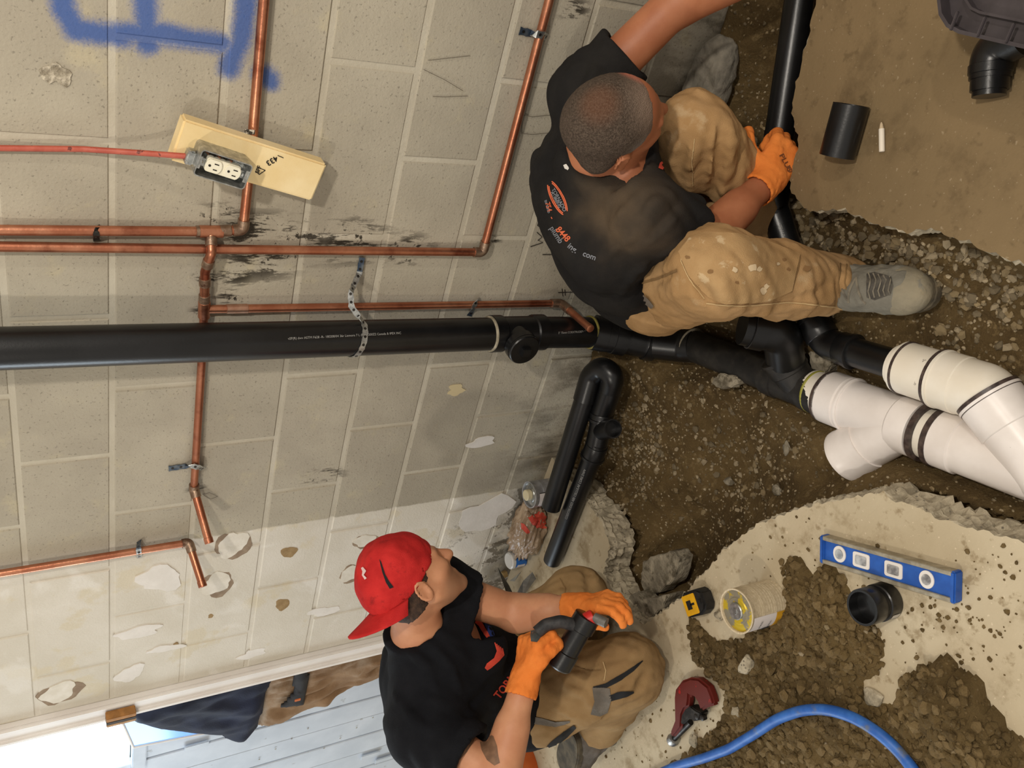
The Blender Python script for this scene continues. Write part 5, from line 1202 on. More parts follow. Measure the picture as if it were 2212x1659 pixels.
def skin_material(name, c1, c2, c3):
    t = NT(name); p = t.obj(); col = t.mix(t.step(t.noise(p, 14, 4), .35, .7), lin(c1), lin(c2)); col = t.mix(t.M('MULTIPLY', t.step(t.noise(p, 6, 4), .5, .7), .5), col, lin(c3))
    t.b.inputs['Subsurface Weight'].default_value = .08; t.b.inputs['Subsurface Radius'].default_value = (.01, .004, .002); t.bump(t.noise(p, 260, 3), .12, .002); return t.out(col, .52, 0, .4)
M_SKIN1 = skin_material('weathered_skin', (162, 100, 68), (176, 114, 80), (148, 85, 57))
M_SKIN2 = skin_material('tanned_skin', (196, 140, 104), (208, 154, 118), (182, 118, 86))
def cloth(name, c1, c2, c3=None, bump=.35, bs=420, sc=7, lo3=.56, hi3=.72, s3=9, rough=.92):
    t = NT(name); p = t.obj(); col = t.mix(t.step(t.noise(p, sc, 5, .6), .35, .68), lin(c1), lin(c2))
    if c3: col = t.mix(t.M('MULTIPLY', t.step(t.noise(p, s3, 6, .65), lo3, hi3), .8), col, lin(c3))
    t.bump(t.M('ADD', t.noise(p, bs, 2), t.M('MULTIPLY', t.noise(p, 45, 4), .9)), bump, .003); return t.out(col, rough, 0, .15)
t = NT('dusty_black_cotton'); p = t.obj(); col = t.mix(t.step(t.noise(p, 7, 5, .6), .35, .68), lin((28, 27, 27)), lin((38, 36, 34)))
_dz = t.V('DISTANCE', t.V('ADD', p, t.V('SCALE', t.V('SUBTRACT', t.noise(p, 9, 4, color=True), (.5, .5, .5)), scale=.10)), tuple(RG(1330, 460, 1.80)))
col = t.mix(t.M('MULTIPLY', t.step(_dz, .18, .02), t.step(t.noise(p, 9, 4, .5), .20, .85)), col, lin((92, 77, 60)))
t.bump(t.M('ADD', t.noise(p, 420, 2), t.M('MULTIPLY', t.noise(p, 45, 4), .9)), .35, .003); M_SHIRT1 = t.out(col, .92, 0, .15)
M_SHIRT2 = cloth('black_cotton', (17, 18, 22), (25, 26, 30))
M_PANTS1 = cloth('tan_canvas', (158, 124, 83), (173, 139, 98), (182, 156, 120), s3=8, lo3=.58, hi3=.70)
M_PANTS1P = cloth('tan_canvas_patch', (163, 130, 89), (178, 147, 105), (194, 170, 134), s3=20, lo3=.60, hi3=.66)
M_PANTS2 = cloth('brown_canvas', (138, 110, 74), (154, 126, 88), (164, 140, 104), s3=6)
M_GLOVE = cloth('orange_knit', (222, 122, 52), (232, 138, 66), (190, 96, 44), bs=500, s3=12, lo3=.62, hi3=.76)
M_PALM = pm('grey_latex_palm', (78, 82, 82), (98, 100, 98), 40, .6, .3, 160)
M_LEATH = cloth('muddy_leather', (106, 102, 92), (134, 130, 118), (150, 136, 108), s3=14, bump=.5, bs=120)
M_LEATH2 = cloth('scuffed_grey_leather', (90, 84, 78), (118, 110, 102), (70, 62, 56), s3=12, bump=.5, bs=120)
M_SOLE = pm('muddy_sole', (60, 54, 44), (96, 86, 68), 24, .9, .4, 60); M_LACE = pm('grey_lace', (124, 116, 100), (90, 84, 74), 60, .8)
M_TOE = cloth('mud_caked_toe', (130, 123, 106), (150, 140, 118), (122, 114, 98), s3=24, lo3=.45, hi3=.8, bump=.7, bs=60)
M_TPRINT = pm('red_shirt_print', (206, 72, 52), (190, 62, 46), 40, .8); M_BPRINT = pm('blue_shirt_print', (38, 56, 118), None, rough=.8); M_GPRINT = pm('grey_shirt_print', (120, 122, 128), None, rough=.8); M_OPRINT = pm('orange_shirt_print', (206, 100, 64), None, rough=.8)
M_BLK = pm('black_trim', (18, 18, 20), None, rough=.85)
R0, R1, R2 = CR[0], CR[1], CR[2]
def lerp(a, b, t): a = np.array(a, float); return a + (np.array(b, float) - a) * t
def lhalf(c, n, rad):
    c = np.array(c, float); n = nrm(n)
    def fn(P, d):
        s = (P - c) @ n; m = np.linalg.norm(P - c, axis=1) < rad; return np.where(m, np.maximum(d, s), d).astype(np.float32)
    return fn
def bvh_of(o): return BVHTree.FromPolygons([v.co[:] for v in o.data.vertices], [p.vertices[:] for p in o.data.polygons])
def lay(bm, pxf, target, off, name, mat, parent, maxd=4.0):
    bv = target if isinstance(target, BVHTree) else bvh_of(target); bad = []
    for v in bm.verts:
        x, y = pxf(v.co.x, v.co.y); d = nrm(ray(x, y)); h = bv.ray_cast(Vector(CC), Vector(d), maxd)
        if h[0] is None: bad.append(v)
        else:
            no = np.array(h[1]); no = no if no @ d < 0 else -no; v.co = Vector(np.array(h[0]) + no * off)
    bmesh.ops.delete(bm, geom=bad, context='VERTS')
    fs = [f for f in bm.faces if max(e.calc_length() for e in f.edges) > .05]; bmesh.ops.delete(bm, geom=fs, context='FACES')
    if not name.startswith('printed'):
        todo = set(bm.verts); best = set()
        while todo:
            st = [todo.pop()]; isl = set(st)
            while st:
                for e in st.pop().link_edges:
                    for w in e.verts:
                        if w in todo: todo.discard(w); isl.add(w); st.append(w)
            if len(isl) > len(best): best = isl
        bmesh.ops.delete(bm, geom=[v for v in bm.verts if v not in best], context='VERTS')
    return bm_obj(name, bm, mat, parent, smooth=True)
def px_patch(name, outline, target, mat, parent, off=.0015, step=7):
    """thin piece of cloth or print following the surface it is sewn on"""
    bm = bmesh.new(); vs = [bm.verts.new((x, y, 0)) for x, y in outline]; bm.faces.new(vs); bmesh.ops.triangulate(bm, faces=bm.faces[:])
    for _ in range(5):
        es = [e for e in bm.edges if e.calc_length() > step]
        if not es: break
        bmesh.ops.subdivide_edges(bm, edges=es, cuts=1); bmesh.ops.triangulate(bm, faces=bm.faces[:])
    return lay(bm, lambda x, y: (x, y), target, off, name, mat, parent)
def px_text(s, c, ang, size, target, mat, parent, sx_=1.0, off=.0015, shear=0.0):
    me = text_mesh(s, 1.0, True); bm = bmesh.new(); bm.from_mesh(me); a = math.radians(ang); dx, dy = (math.cos(a), math.sin(a)), (math.sin(a), -math.cos(a))
    return lay(bm, lambda x, y: (c[0] + size * (sx_ * x * dx[0] + y * dy[0] + shear * y * dx[0]), c[1] + size * (sx_ * x * dx[1] + y * dy[1] + shear * y * dx[1])), target, off, 'printed_lettering', mat, parent)
def stripe(pts, w):
    """outline of a tapering band along px points"""
    L, R_ = [], []
    for i, p in enumerate(pts):
        a = np.array(pts[max(0, i - 1)], float); b = np.array(pts[min(len(pts) - 1, i + 1)], float); d = nrm(b - a); n = np.array([-d[1], d[0]]); ww = w[i] if isinstance(w, (list, tuple)) else w
        L.append(tuple(np.array(p) + n * ww / 2)); R_.append(tuple(np.array(p) - n * ww / 2))
    return L + R_[::-1]

# ================================================================== crouching man against the wall
J = dict(pel=(-.14, -.25, .165), chest=(.04, -.30, .405), neck=(.16, -.325, .47), head=(.268, -.385, .495), rsh=(.115, -.480, .412), relb=(.075, -.495, .235), rwr=(.176, -.420, .050), lsh=(.245, -.165, .425), lelb=(.475, -.215, .30), lwr=(.625, -.285, .085),
         rhip=(-.15, -.33, .165), rkn=(.055, -.610, .300), rank=(.012, -.615, -.034), lhip=(-.08, -.17, .165), lkn=(.240, -.330, .232), lank=(.04, -.335, -.06))
J = {k: np.array(v) for k, v in J.items()}
man1 = thing('person', 'short-haired man in black tee crouching against the wall and gripping the black pipe', 'person', (J['pel'][0], J['pel'][1], .03))
hf = .88 * R0 - .36 * R1 + .06 * R2; hu = -.88 * R2 - .32 * R0
F = Field(.0055)
F.cone(J['lhip'], J['rhip'], .10, .10, .03); mid = lerp(J['pel'], J['chest'], .5) + np.array([-.02, 0, .015]); A1 = nrm(J['rsh'] - J['lsh'])
F.chain([J['pel'], mid, J['chest'], lerp(J['lsh'], J['rsh'], .5) + np.array([-.02, 0, -.01])], [.105, .105, .11, .085], .04); F.cone(J['chest'] - A1 * .07, J['chest'] + A1 * .07, .10, .10, .03)
F.cone(J['lsh'], J['rsh'], .05, .05, .04); F.chain([lerp(J['lsh'], J['rsh'], .5), J['neck'], lerp(J['neck'], J['head'], .75)], [.06, .060, .056], .03)
F.chain([J['rsh'], J['relb'], J['rwr']], [.050, .043, .030], .02); F.cone(lerp(J['relb'], J['rwr'], .05), lerp(J['relb'], J['rwr'], .5), .044, .040, .02)
F.chain([J['lsh'], J['lelb'], J['lwr']], [.050, .044, .031], .02); F.cone(lerp(J['lelb'], J['lwr'], .05), lerp(J['lelb'], J['lwr'], .5), .046, .040, .02)
F.chain([J['rhip'], J['rkn'], J['rank']], [.080, .058, .038], .02); F.chain([J['lhip'], J['lkn'], J['lank']], [.080, .058, .038], .02)
H1, ax1 = add_head(F, J['head'], hf, hu)
GLp = Field(.003)
pc_ = G(1683, 312, -.050); hd = nrm(G(1690, 340, .005) - J['rwr'])
pn = nrm(pc_ - (J['rwr'] + hd * .07) + R2 * .03)
tdes = -R0 - R1 * .3; sgn = 1 if (np.cross(nrm(pn - hd * (pn @ hd)), hd) @ tdes) > 0 else -1
hand([F, GLp], J['rwr'], hd, pn, sgn, [(.75, 1.1, .8), (.8, 1.1, .8), (.85, 1.15, .8), (.9, 1.15, .8)], [(.35, .9, .25), (.75, .5, .3), (.8, .2, .45)], 1.10, (-.003, .0025))
ld = nrm(J['lwr'] - J['lelb']); hand([F], J['lwr'], ld, np.array([0, 0, -1.0]) + .2 * R2, 1, [(.2, .3, .2)] * 4, (.6, .7, .1), 1.0, (0,))
body1 = fmesh('body', F, M_SKIN1, man1)
for s in (-1, 1): lathe('eye', [(-.011, .0), (-.008, .008), (0, .0112), (.008, .008), (.0112, .001)], H1(s * .030, .072, -.006), ax1[1], pm('eye_white', (200, 190, 180), None, rough=.2), body1, 16)
# right glove
dpl = nrm(J['rwr'] - J['relb'])
GLp.cone(J['rwr'] - dpl * .030, J['rwr'] + dpl * .01, .040, .036, .012); GLp.sub.append(('c', J['rwr'] - dpl * .09, J['rwr'] - dpl * .030, .034, .034, .003)); GLp.post.append(lhalf(J['rwr'] - dpl * .040, -dpl, .07)); GLp.post.append(folds(.0015, 30, 3))
glv = fmesh('work_glove', GLp, M_GLOVE, man1)
px_text('PLUS', (1696, 352), 62, 15, glv, pm('glove_print', (120, 70, 40), None), glv, 1.3); px_text('10', (1704, 366), 62, 12, glv, MATS['glove_print'], glv, 1.2)
# hair: a close crop, thin on the crown
F = Field(.004); F.ell(H1(0, -.016, .032), (.0785, .099, .0885), ax1, .01); F.cone(H1(-.045, -.055, -.025), H1(.045, -.055, -.025), .034, .034, .03)
F.post += [lambda P, d: np.maximum(d, ((P - H1(0, .054, .060)) @ nrm(ax1[1] * .95 - ax1[2] * .10)).astype(np.float32)), lambda P, d: np.maximum(d, (-(P - H1(0, 0, -.046)) @ ax1[2]).astype(np.float32) + (((P - H1(0, 0, 0)) @ ax1[1] > -.02) * (.036)).astype(np.float32)), folds(.0012, 60, 9)]
t = NT('cropped_hair'); p = t.obj(); 
st_ = t.V('MULTIPLY', p, (1, 1, 1)); q = t.noise(p, 260, 4, .6)
hc = t.mix(t.step(q, .30, .72), lin((62, 51, 42)), lin((98, 84, 72)))
dd1 = t.V('DISTANCE', p, tuple(H1(.02, .060, .080))); hc = t.mix(t.M('MULTIPLY', t.step(dd1, .085, .02), .75), hc, lin((146, 124, 108)))
dd2 = t.V('DISTANCE', p, tuple(H1(.0, -.045, .115))); hc = t.mix(t.M('MULTIPLY', t.step(dd2, .055, .015), .35), hc, lin((122, 76, 50)))
dd3 = t.V('DISTANCE', p, tuple(H1(.075, .03, .01))); hc = t.mix(t.M('MULTIPLY', t.step(dd3, .06, .015), .55), hc, lin((158, 144, 132)))
dd4 = t.V('DISTANCE', p, tuple(H1(-.040, .050, .075))); hc = t.mix(t.M('MULTIPLY', t.step(dd4, .042, .018), .8), hc, lin((196, 118, 96)))
t.bump(t.noise(p, 420, 3), .8, .006); MH1 = t.out(hc, .8, 0, .2)
fmesh('hair', F, MH1, body1)
# T-shirt
F = Field(.006); ds = {}
F.cone(J['pel'] - A1 * .05 + np.array([0, 0, .02]), J['pel'] + A1 * .05 + np.array([0, 0, .02]), .125, .125, .03)
F.chain([J['pel'] + np.array([0, 0, .02]), mid, J['chest']], [.128, .128, .128], .05); F.cone(mid - A1 * .06, mid + A1 * .06, .112, .112, .04); F.cone(J['chest'] - A1 * .085, J['chest'] + A1 * .085, .118, .118, .04)
F.cone(J['lsh'] - A1 * .0, J['rsh'], .074, .070, .07); F.cone(lerp(J['lsh'], J['rsh'], .5), J['neck'] + (J['head'] - J['neck']) * .05, .088, .076, .04)
def sleeve_of(F, sh, el, frac, r0, r1, rarm):
    d = nrm(el - sh); hem = lerp(sh, el, frac); F.cone(sh, lerp(sh, el, frac) + d * .02, r0, r1, .045); F.post.append(lhalf(hem, d, .13))
    F.sub.append(('c', hem - d * .018, el, rarm, rarm, .004))
sleeve_of(F, J['rsh'], J['relb'], .62, .068, .074, .054); sleeve_of(F, J['lsh'], J['lelb'], .46, .070, .072, .054)
nd = nrm(J['head'] - J['neck']); F.post += [lhalf(J['neck'] + nd * .042, nd * .9 + np.array([0, 0, .35]), .11)]
F.sub.append(('c', J['neck'] + nd * .0, J['neck'] + nd * .15, .056, .064, .02))
pd = nrm(J['pel'] - J['chest']); F.post += [lhalf(J['pel'] + pd * .055, pd, .30), folds(.005, 8, 21, A1 * .5 + pd, .22)]
ridges(F, [[[(1395, 530), (1430, 490), (1475, 450)], .011, False], [[(1390, 470), (1425, 430), (1470, 410)], .010, False], [[(1320, 490), (1365, 440), (1415, 390)], .009, False], [[(1415, 560), (1450, 540), (1495, 505)], .010, False], [[(1340, 640), (1370, 590), (1405, 560)], .012, False], [[(1300, 560), (1350, 520), (1390, 500)], .008, False], [[(1405, 510), (1440, 470), (1480, 430)], .008, True], [[(1290, 230), (1270, 180), (1290, 140)], .008, False]])
sh1 = fmesh('t_shirt', F, M_SHIRT1, man1, 1)
# trousers
def leg_field(F, hip, kn, ank, rs, k=.03): F.chain([hip, lerp(hip, kn, .5), kn, lerp(kn, ank, .5), ank], rs, k)
F = Field(.006); F.cone(J['lhip'], J['rhip'], .122, .122, .04); F.cone(J['pel'], J['pel'] - pd * .04, .125, .12, .03)
hemR = lerp(J['rkn'], J['rank'], 1.02); RL = [.118, .104, .093, .080, .071]
leg_field(F, J['rhip'], J['rkn'], J['rank'] - np.array([0, 0, .09]), RL); leg_field(F, J['lhip'], J['lkn'], J['lank'] - np.array([0, 0, .02]), [.112, .098, .080, .078, .072])
F.cone(J['lkn'], lerp(J['lkn'], J['lank'], .3), .078, .078, .03)
sdR = nrm(J['rank'] - J['rkn']); F.post += [lhalf(J['rank'] + sdR * .085, sdR, .15), lhalf(J['lank'] + nrm(J['lank'] - J['lkn']) * .01, nrm(J['lank'] - J['lkn']), .12), lhalf(J['pel'] - pd * .075, -pd, .24)]
F.sub.append(('c', J['rank'] + sdR * .070, J['rank'] + sdR * .13, .063, .063, .004))
F.post += [folds(.006, 9, 33, J['lkn'] - J['lhip'] + (J['rkn'] - J['rhip']) * .6, .18), folds(.0025, 16, 34, None)]
ridges(F, [[[(1532, 270), (1522, 360), (1514, 440), (1506, 480)], .008, True], [[(1563, 250), (1552, 350), (1540, 410), (1520, 475)], .009, True], [[(1592, 235), (1602, 290), (1600, 350), (1585, 410), (1556, 470)], .010, True], [[(1545, 250), (1537, 350), (1527, 440)], .011, False], [[(1580, 240), (1578, 330), (1562, 410), (1540, 460)], .012, False], [[(1566, 318), (1584, 306), (1604, 310)], .010, False], [[(1500, 300), (1486, 380), (1492, 440)], .010, False], [[(1475, 320), (1462, 380)], .008, True],
    [[(1535, 590), (1556, 620), (1582, 664)], .013, False], [[(1508, 610), (1528, 640), (1548, 668)], .010, True], [[(1690, 650), (1760, 636), (1806, 604)], .009, True], [[(1700, 668), (1770, 655), (1815, 640)], .010, False], [[(1818, 566), (1812, 620), (1818, 690)], .008, True], [[(1832, 566), (1826, 620), (1838, 690)], .009, False], [[(1384, 614), (1424, 602), (1466, 584)], .009, True], [[(1400, 660), (1450, 640), (1500, 625)], .011, False], [[(1600, 668), (1650, 676), (1700, 668)], .010, False]])
pt1 = fmesh('work_trousers', F, M_PANTS1, man1, 1)
# double-front knee panel, seams, pockets
px_patch('knee_panel', [(1468, 545), (1490, 516), (1525, 503), (1590, 506), (1655, 522), (1722, 548), (1726, 552), (1716, 590), (1708, 628), (1660, 648), (1600, 654), (1568, 655), (1530, 640), (1505, 618), (1488, 592)], pt1, M_PANTS1P, pt1, .004)
M_SEAM = pm('dark_seam', (122, 94, 58), None, rough=.9); M_STITCH = pm('pale_stitching', (186, 158, 114), None, rough=.9)
for pts, w, m in (([(1726, 552), (1722, 580), (1714, 605), (1707, 630)], 3, M_SEAM), ([(1814, 570), (1810, 610), (1814, 650), (1818, 676)], 3.5, M_SEAM), ([(1828, 572), (1825, 610), (1832, 640), (1846, 672)], 2.2, M_SEAM), ([(1474, 540), (1473, 565), (1484, 590), (1500, 620), (1520, 645)], 1.8, M_STITCH),
                  ([(1384, 612), (1420, 602), (1464, 584)], 5, M_SEAM), ([(1525, 655), (1600, 660), (1700, 652), (1800, 662), (1850, 676)], 2, M_STITCH), ([(1500, 300), (1494, 350), (1496, 400)], 1.5, M_STITCH)):
    px_patch('seam', stripe(pts, w), pt1, m, pt1, .003, 6)
for k, (px, py, s) in enumerate(((1622, 578, 9), (1636, 582, 6), (1585, 584, 6), (1645, 626, 9), (1652, 616, 6), (1676, 572, 5), (1488, 556, 0), (1838, 632, 6))):
    if s: px_patch('paint_spatter', [(px + s * math.cos(a) * random.uniform(.6, 1.1), py + s * math.sin(a) * random.uniform(.6, 1.1)) for a in np.linspace(0, 2 * PI, 9, endpoint=False)], pt1, pm('dried_paint', (200, 178, 144), None, rough=.9), pt1, .0055, 5)
for px, py, s in ((1488, 556, 6), (1690, 562, 5), (1700, 582, 5), (1535, 588, 8), (1740, 580, 10), (1590, 610, 6)): px_patch('stain', [(px + s * math.cos(a) * random.uniform(.6, 1.2), py + .7 * s * math.sin(a) * random.uniform(.6, 1.1)) for a in np.linspace(0, 2 * PI, 9, endpoint=False)], pt1, pm('brown_stain', (128, 96, 60), None, rough=.9), pt1, .0052, 5)
px_patch('pocket_flap', [(1384, 626), (1396, 636), (1416, 658), (1410, 664), (1394, 652), (1382, 638)], pt1, pm('grey_pocket_lining', (98, 88, 78), (112, 102, 90), 30, .9, .3, 100), pt1, .006)
# boots
bR = np.array([.127, -.823, -.138]); dB = nrm(np.array([.127, -.823, 0]) - np.array([.002, -.593, 0]))
boot('work_boot', bR - dB * .285, bR, (0, 0, 1), J['rank'] + np.array([0, 0, .03]), man1, (M_LEATH, M_SOLE, M_TOE, M_LACE))
bL = G(1672, 512, -.135); dL = nrm(bL - np.array([.02, -.30, -.135])); dL[2] = 0
boot('work_boot', bL - nrm(dL) * .26, bL, (0, 0, 1), J['lank'] + np.array([0, 0, .03]), man1, (M_LEATH2, M_SOLE, M_LEATH, M_LACE))
# lettering on the back of the shirt
px_text('754', (1186, 447), 74, 15, sh1, M_OPRINT, sh1, .9); px_text('-', (1194, 470), 66, 16, sh1, M_OPRINT, sh1); px_text('8448', (1217, 506), 48, 19, sh1, M_OPRINT, sh1, .95)
px_text('tornado', (1184, 446), 74, 10, sh1, M_GPRINT, sh1, .9); px_text('plumb', (1203, 507), 58, 17, sh1, M_GPRINT, sh1, .95); px_text('ing.', (1238, 536), 38, 17, sh1, M_GPRINT, sh1, 1.0); px_text('com', (1274, 552), 20, 17, sh1, M_GPRINT, sh1, 1.0)
px_text('TORNADO', (1208, 432), 62, 11, sh1, M_GPRINT, sh1, 1.0); px_text('PLUMBING', (1201, 432), 62, 8, sh1, M_GPRINT, sh1, 1.0)
for k, (rx, ry) in enumerate(((40, 13), (36, 10))):
    c0 = np.array((1205, 428.0)); a = math.radians(64)
    for h0, h1_ in ((20, 150), (200, 330)): px_patch('emblem_ring', stripe([tuple(c0 + np.array([rx * math.cos(math.radians(u)) * math.cos(a) - ry * math.sin(math.radians(u)) * math.sin(a), rx * math.cos(math.radians(u)) * math.sin(a) + ry * math.sin(math.radians(u)) * math.cos(a)])) for u in np.linspace(h0, h1_, 14)], 2.2), sh1, M_OPRINT, sh1, .0015, 6)
px_patch('chest_print', [(1424, 352), (1432, 346), (1444, 362), (1452, 376), (1440, 372), (1421, 364)], sh1, M_TPRINT, sh1, .002)
px_patch('neck_tag', [(1219, 356), (1224, 354), (1231, 364), (1228, 367), (1222, 363)], sh1, pm('white_tag', (206, 200, 192), None), sh1, .003, 5)

# ================================================================== kneeling man in the red cap
K = dict(pel=(-1.43, -.56, .285), chest=(-1.20, -.575, .630), neck=(-1.045, -.555, .715), head=(-.868, -.520, .752), rsh=(-1.185, -.725, .740), relb=(-1.165, -.915, .625), rwr=(-1.030, -.765, .512), lsh=(-1.00, -.455, .625), lelb=(-1.055, -.55, .42), lwr=(-.925, -.665, .325),
         rhip=(-1.40, -.63, .265), rkn=(-1.155, -.748, .124), rank=(-1.50, -.715, .075), lhip=(-1.39, -.47, .255), lkn=(-1.16, -.48, .140), lank=(-1.48, -.52, .075))
K = {k: np.array(v) for k, v in K.items()}
man2 = thing('person', 'man in a backwards red cap kneeling on the slab with orange gloves', 'person', (K['pel'][0], K['pel'][1], 0))
hf = .55 * R0 - .70 * R1 + .40 * R2; hu = -.72 * R0 - .58 * R1 - .28 * R2
F = Field(.0055); F.cone(K['lhip'], K['rhip'], .10, .10, .03); A2 = nrm(K['rsh'] - K['lsh']); mid2 = lerp(K['pel'], K['chest'], .5) + np.array([-.025, 0, .03])
F.chain([K['pel'], mid2, K['chest'], lerp(K['lsh'], K['rsh'], .5)], [.11, .112, .115, .085], .04); F.cone(K['chest'] - A2 * .07, K['chest'] + A2 * .07, .105, .105, .03)
F.cone(K['lsh'], K['rsh'], .055, .055, .04); F.chain([lerp(K['lsh'], K['rsh'], .5), K['neck'], lerp(K['neck'], K['head'], .7)], [.07, .064, .058], .03)
for a, b, c_ in (('rsh', 'relb', 'rwr'), ('lsh', 'lelb', 'lwr')):
    F.chain([K[a], K[b], K[c_]], [.054, .047, .031], .02); F.cone(lerp(K[b], K[c_], .05), lerp(K[b], K[c_], .5), .048, .042, .02)
F.chain([K['rhip'], K['rkn'], K['rank']], [.085, .060, .04], .02); F.chain([K['lhip'], K['lkn'], K['lank']], [.085, .060, .04], .02)
H2, ax2 = add_head(F, K['head'], hf, hu, 1.0)
GR, GLf = Field(.003), Field(.003)
rd = nrm(RG(1150, 1370, 2.30) - K['rwr']); rp = nrm(R0 * .8 + R2 * .5)      # fist round the tool, back of the hand to the camera
sg = 1 if (np.cross(nrm(rp - rd * (rp @ rd)), rd) @ (-R0)) > 0 else -1
sg = 1 if (np.cross(nrm(rp - rd * (rp @ rd)), rd) @ (-R2)) > 0 else -1
hand([F, GR], K['rwr'], rd, rp, sg, [(.9, 1.3, .9), (1.0, 1.3, .9), (1.05, 1.3, .9), (1.1, 1.3, .9)], [(.75, .35, .2), (.8, .0, .75), (.6, -.1, .9)], 1.08, (-.003, .0025))
lhd_ = nrm(RG(1300, 1300, 2.33) - K['lwr']); lp = nrm(R1 * .8 + R2 * .3 + R0 * .2)
sg = 1 if (np.cross(nrm(lp - lhd_ * (lp @ lhd_)), lhd_) @ (R2 * -.3 - R0 * .0 + R1)) > 0 else -1
hand([F, GLf], K['lwr'], lhd_, lp, sg, [(.45, .8, .5), (.45, .8, .5), (.5, .8, .5), (.5, .85, .5)], [(.7, .6, .3), (.8, .2, .5), (.8, 0, .5)], .96, (-.003, .0025))
t = NT('tanned_skin_tattooed'); p = t.obj()
col = t.mix(t.step(t.noise(p, 14, 4), .35, .7), lin((190, 132, 98)), lin((204, 148, 112)))
col = t.mix(t.M('MULTIPLY', t.step(t.noise(p, 6, 4), .5, .7), .5), col, lin((178, 114, 84)))
chin = t.V('DISTANCE', p, tuple(H2(.03, .055, -.085))); col = t.mix(t.M('MULTIPLY', t.step(chin, .075, .035), .6), col, lin((118, 90, 68)))
t.b.inputs['Subsurface Weight'].default_value = .08; t.b.inputs['Subsurface Radius'].default_value = (.01, .004, .002); t.bump(t.noise(p, 260, 3), .12, .002); MS2 = t.out(col, .52, 0, .4)
body2 = fmesh('body', F, MS2, man2)
M_TAT = pm('faded_tattoo', (112, 84, 64), (132, 100, 76), 60, .55)
px_patch('tattoo', [(1034, 1592), (1050, 1582), (1066, 1590), (1074, 1612), (1076, 1630), (1080, 1648), (1068, 1654), (1052, 1642), (1040, 1620)], body2, M_TAT, body2, .0006, 5)
px_patch('tattoo_band', stripe([(990, 1640), (1006, 1622), (1022, 1596), (1030, 1572)], [6, 8, 8, 6]), body2, M_TAT, body2, .0006, 5)
for s in (-1, 1): lathe('eye', [(-.011, .0), (-.008, .008), (0, .0112), (.008, .008), (.0112, .001)], H2(s * .030, .072, -.006), ax2[1], MATS['eye_white'], body2, 16)
for Fg, wr, el in ((GR, K['rwr'], K['relb']), (GLf, K['lwr'], K['lelb'])):
    d = nrm(wr - el); Fg.cone(wr - d * .028, wr + d * .01, .041, .037, .012); Fg.sub.append(('c', wr - d * .09, wr - d * .028, .035, .035, .003)); Fg.post.append(lhalf(wr - d * .038, -d, .07)); Fg.post.append(folds(.0015, 30, 3))
g1 = fmesh('work_glove', GR, M_GLOVE, man2); g2_ = fmesh('work_glove', GLf, M_GLOVE, man2)
px_patch('latex_palm', [(1146, 1368), (1152, 1352), (1168, 1350), (1172, 1372), (1160, 1388), (1148, 1386)], g1, M_PALM, g1, .002)
px_patch('latex_palm', [(1296, 1336), (1312, 1342), (1314, 1352), (1296, 1352), (1286, 1344)], g2_, M_PALM, g2_, .002)
# hair below the cap
F = Field(.004); F.ell(H2(0, -.016, .028), (.0785, .099, .086), ax2, .01); F.cone(H2(-.045, -.052, -.045), H2(.045, -.052, -.045), .036, .036, .03)
F.post += [lambda P, d: np.maximum(d, ((P - H2(0, .052, .03)) @ ax2[1]).astype(np.float32)), lambda P, d: np.maximum(d, (-(P - H2(0, 0, -.040)) @ ax2[2]).astype(np.float32) + (((P - H2(0, 0, 0)) @ ax2[1] > -.025) * .026).astype(np.float32)), folds(.0012, 60, 9)]
fmesh('hair', F, pm('dark_brown_hair', (46, 32, 24), (74, 54, 40), 90, .8, .6, 420, detail=6), body2)
# cap, peak to the back
t = NT('red_cap_cloth'); p = t.obj(); col = t.mix(t.step(t.noise(p, 16, 5), .35, .7), lin((176, 34, 34)), lin((200, 46, 44))); col = t.mix(t.M('MULTIPLY', t.step(t.noise(p, 26, 6, .7), .56, .7), .5), col, lin((112, 26, 28))); t.bump(t.M('ADD', t.noise(p, 420, 2), t.noise(p, 40, 4)), .35, .003); M_CAP = t.out(col, .85, 0, .2)
F = Field(.004); F.ell(H2(0, -.014, .044), (.086, .109, .096), ax2, .02); F.cone(H2(-.03, -.01, .085), H2(.03, -.01, .085), .052, .052, .03); up2 = nrm(ax2[2] * 1.0 - ax2[1] * .05)
F.post += [lambda P, d: np.maximum(d, (-(P - H2(0, 0, .010)) @ up2).astype(np.float32)), folds(.002, 14, 4)]
F.sub.append(('e', H2(0, -.014, .030), np.array([.0765, .0985, .084]), ax2, 0, .004))
cap2 = fmesh('baseball_cap', F, M_CAP, man2)
bm = bmesh.new(); rows = []
for i in range(9):
    u = i / 8; row = []
    for j in range(15):
        a = (j / 14 - .5) * 2.3; rr = .098 + .088 * u * math.cos(a * .62) ** .7; x = .088 * math.sin(a) * (1 + .06 * u); y = -.012 - rr * math.cos(a) * (1.0) ; z = .024 + .016 * u - .046 * (abs(x) / .08) ** 2 * (.30 + .70 * u)
        row.append(bm.verts.new(H2(x, y, z)))
    rows.append(row)
for i in range(8):
    for j in range(14): bm.faces.new((rows[i][j], rows[i][j + 1], rows[i + 1][j + 1], rows[i + 1][j]))
bmesh.ops.recalc_face_normals(bm, faces=bm.faces[:]); bmesh.ops.solidify(bm, geom=bm.faces[:], thickness=.004)
peak = bm_obj('peak', bm, M_CAP, cap2, smooth=True)
cb2 = bvh_of(cap2)
px_patch('side_stripe', [(820, 1208), (824, 1214), (832, 1240), (841, 1256), (850, 1268), (842, 1271), (834, 1258), (826, 1236)], cb2, M_BLK, cap2, .002, 6)
px_patch('cap_emblem', stripe([(784, 1226), (789, 1234), (786, 1242), (792, 1250)], [5, 8, 4, 5]), cb2, pm('pink_white', (220, 190, 186), None), cap2, .003, 4)
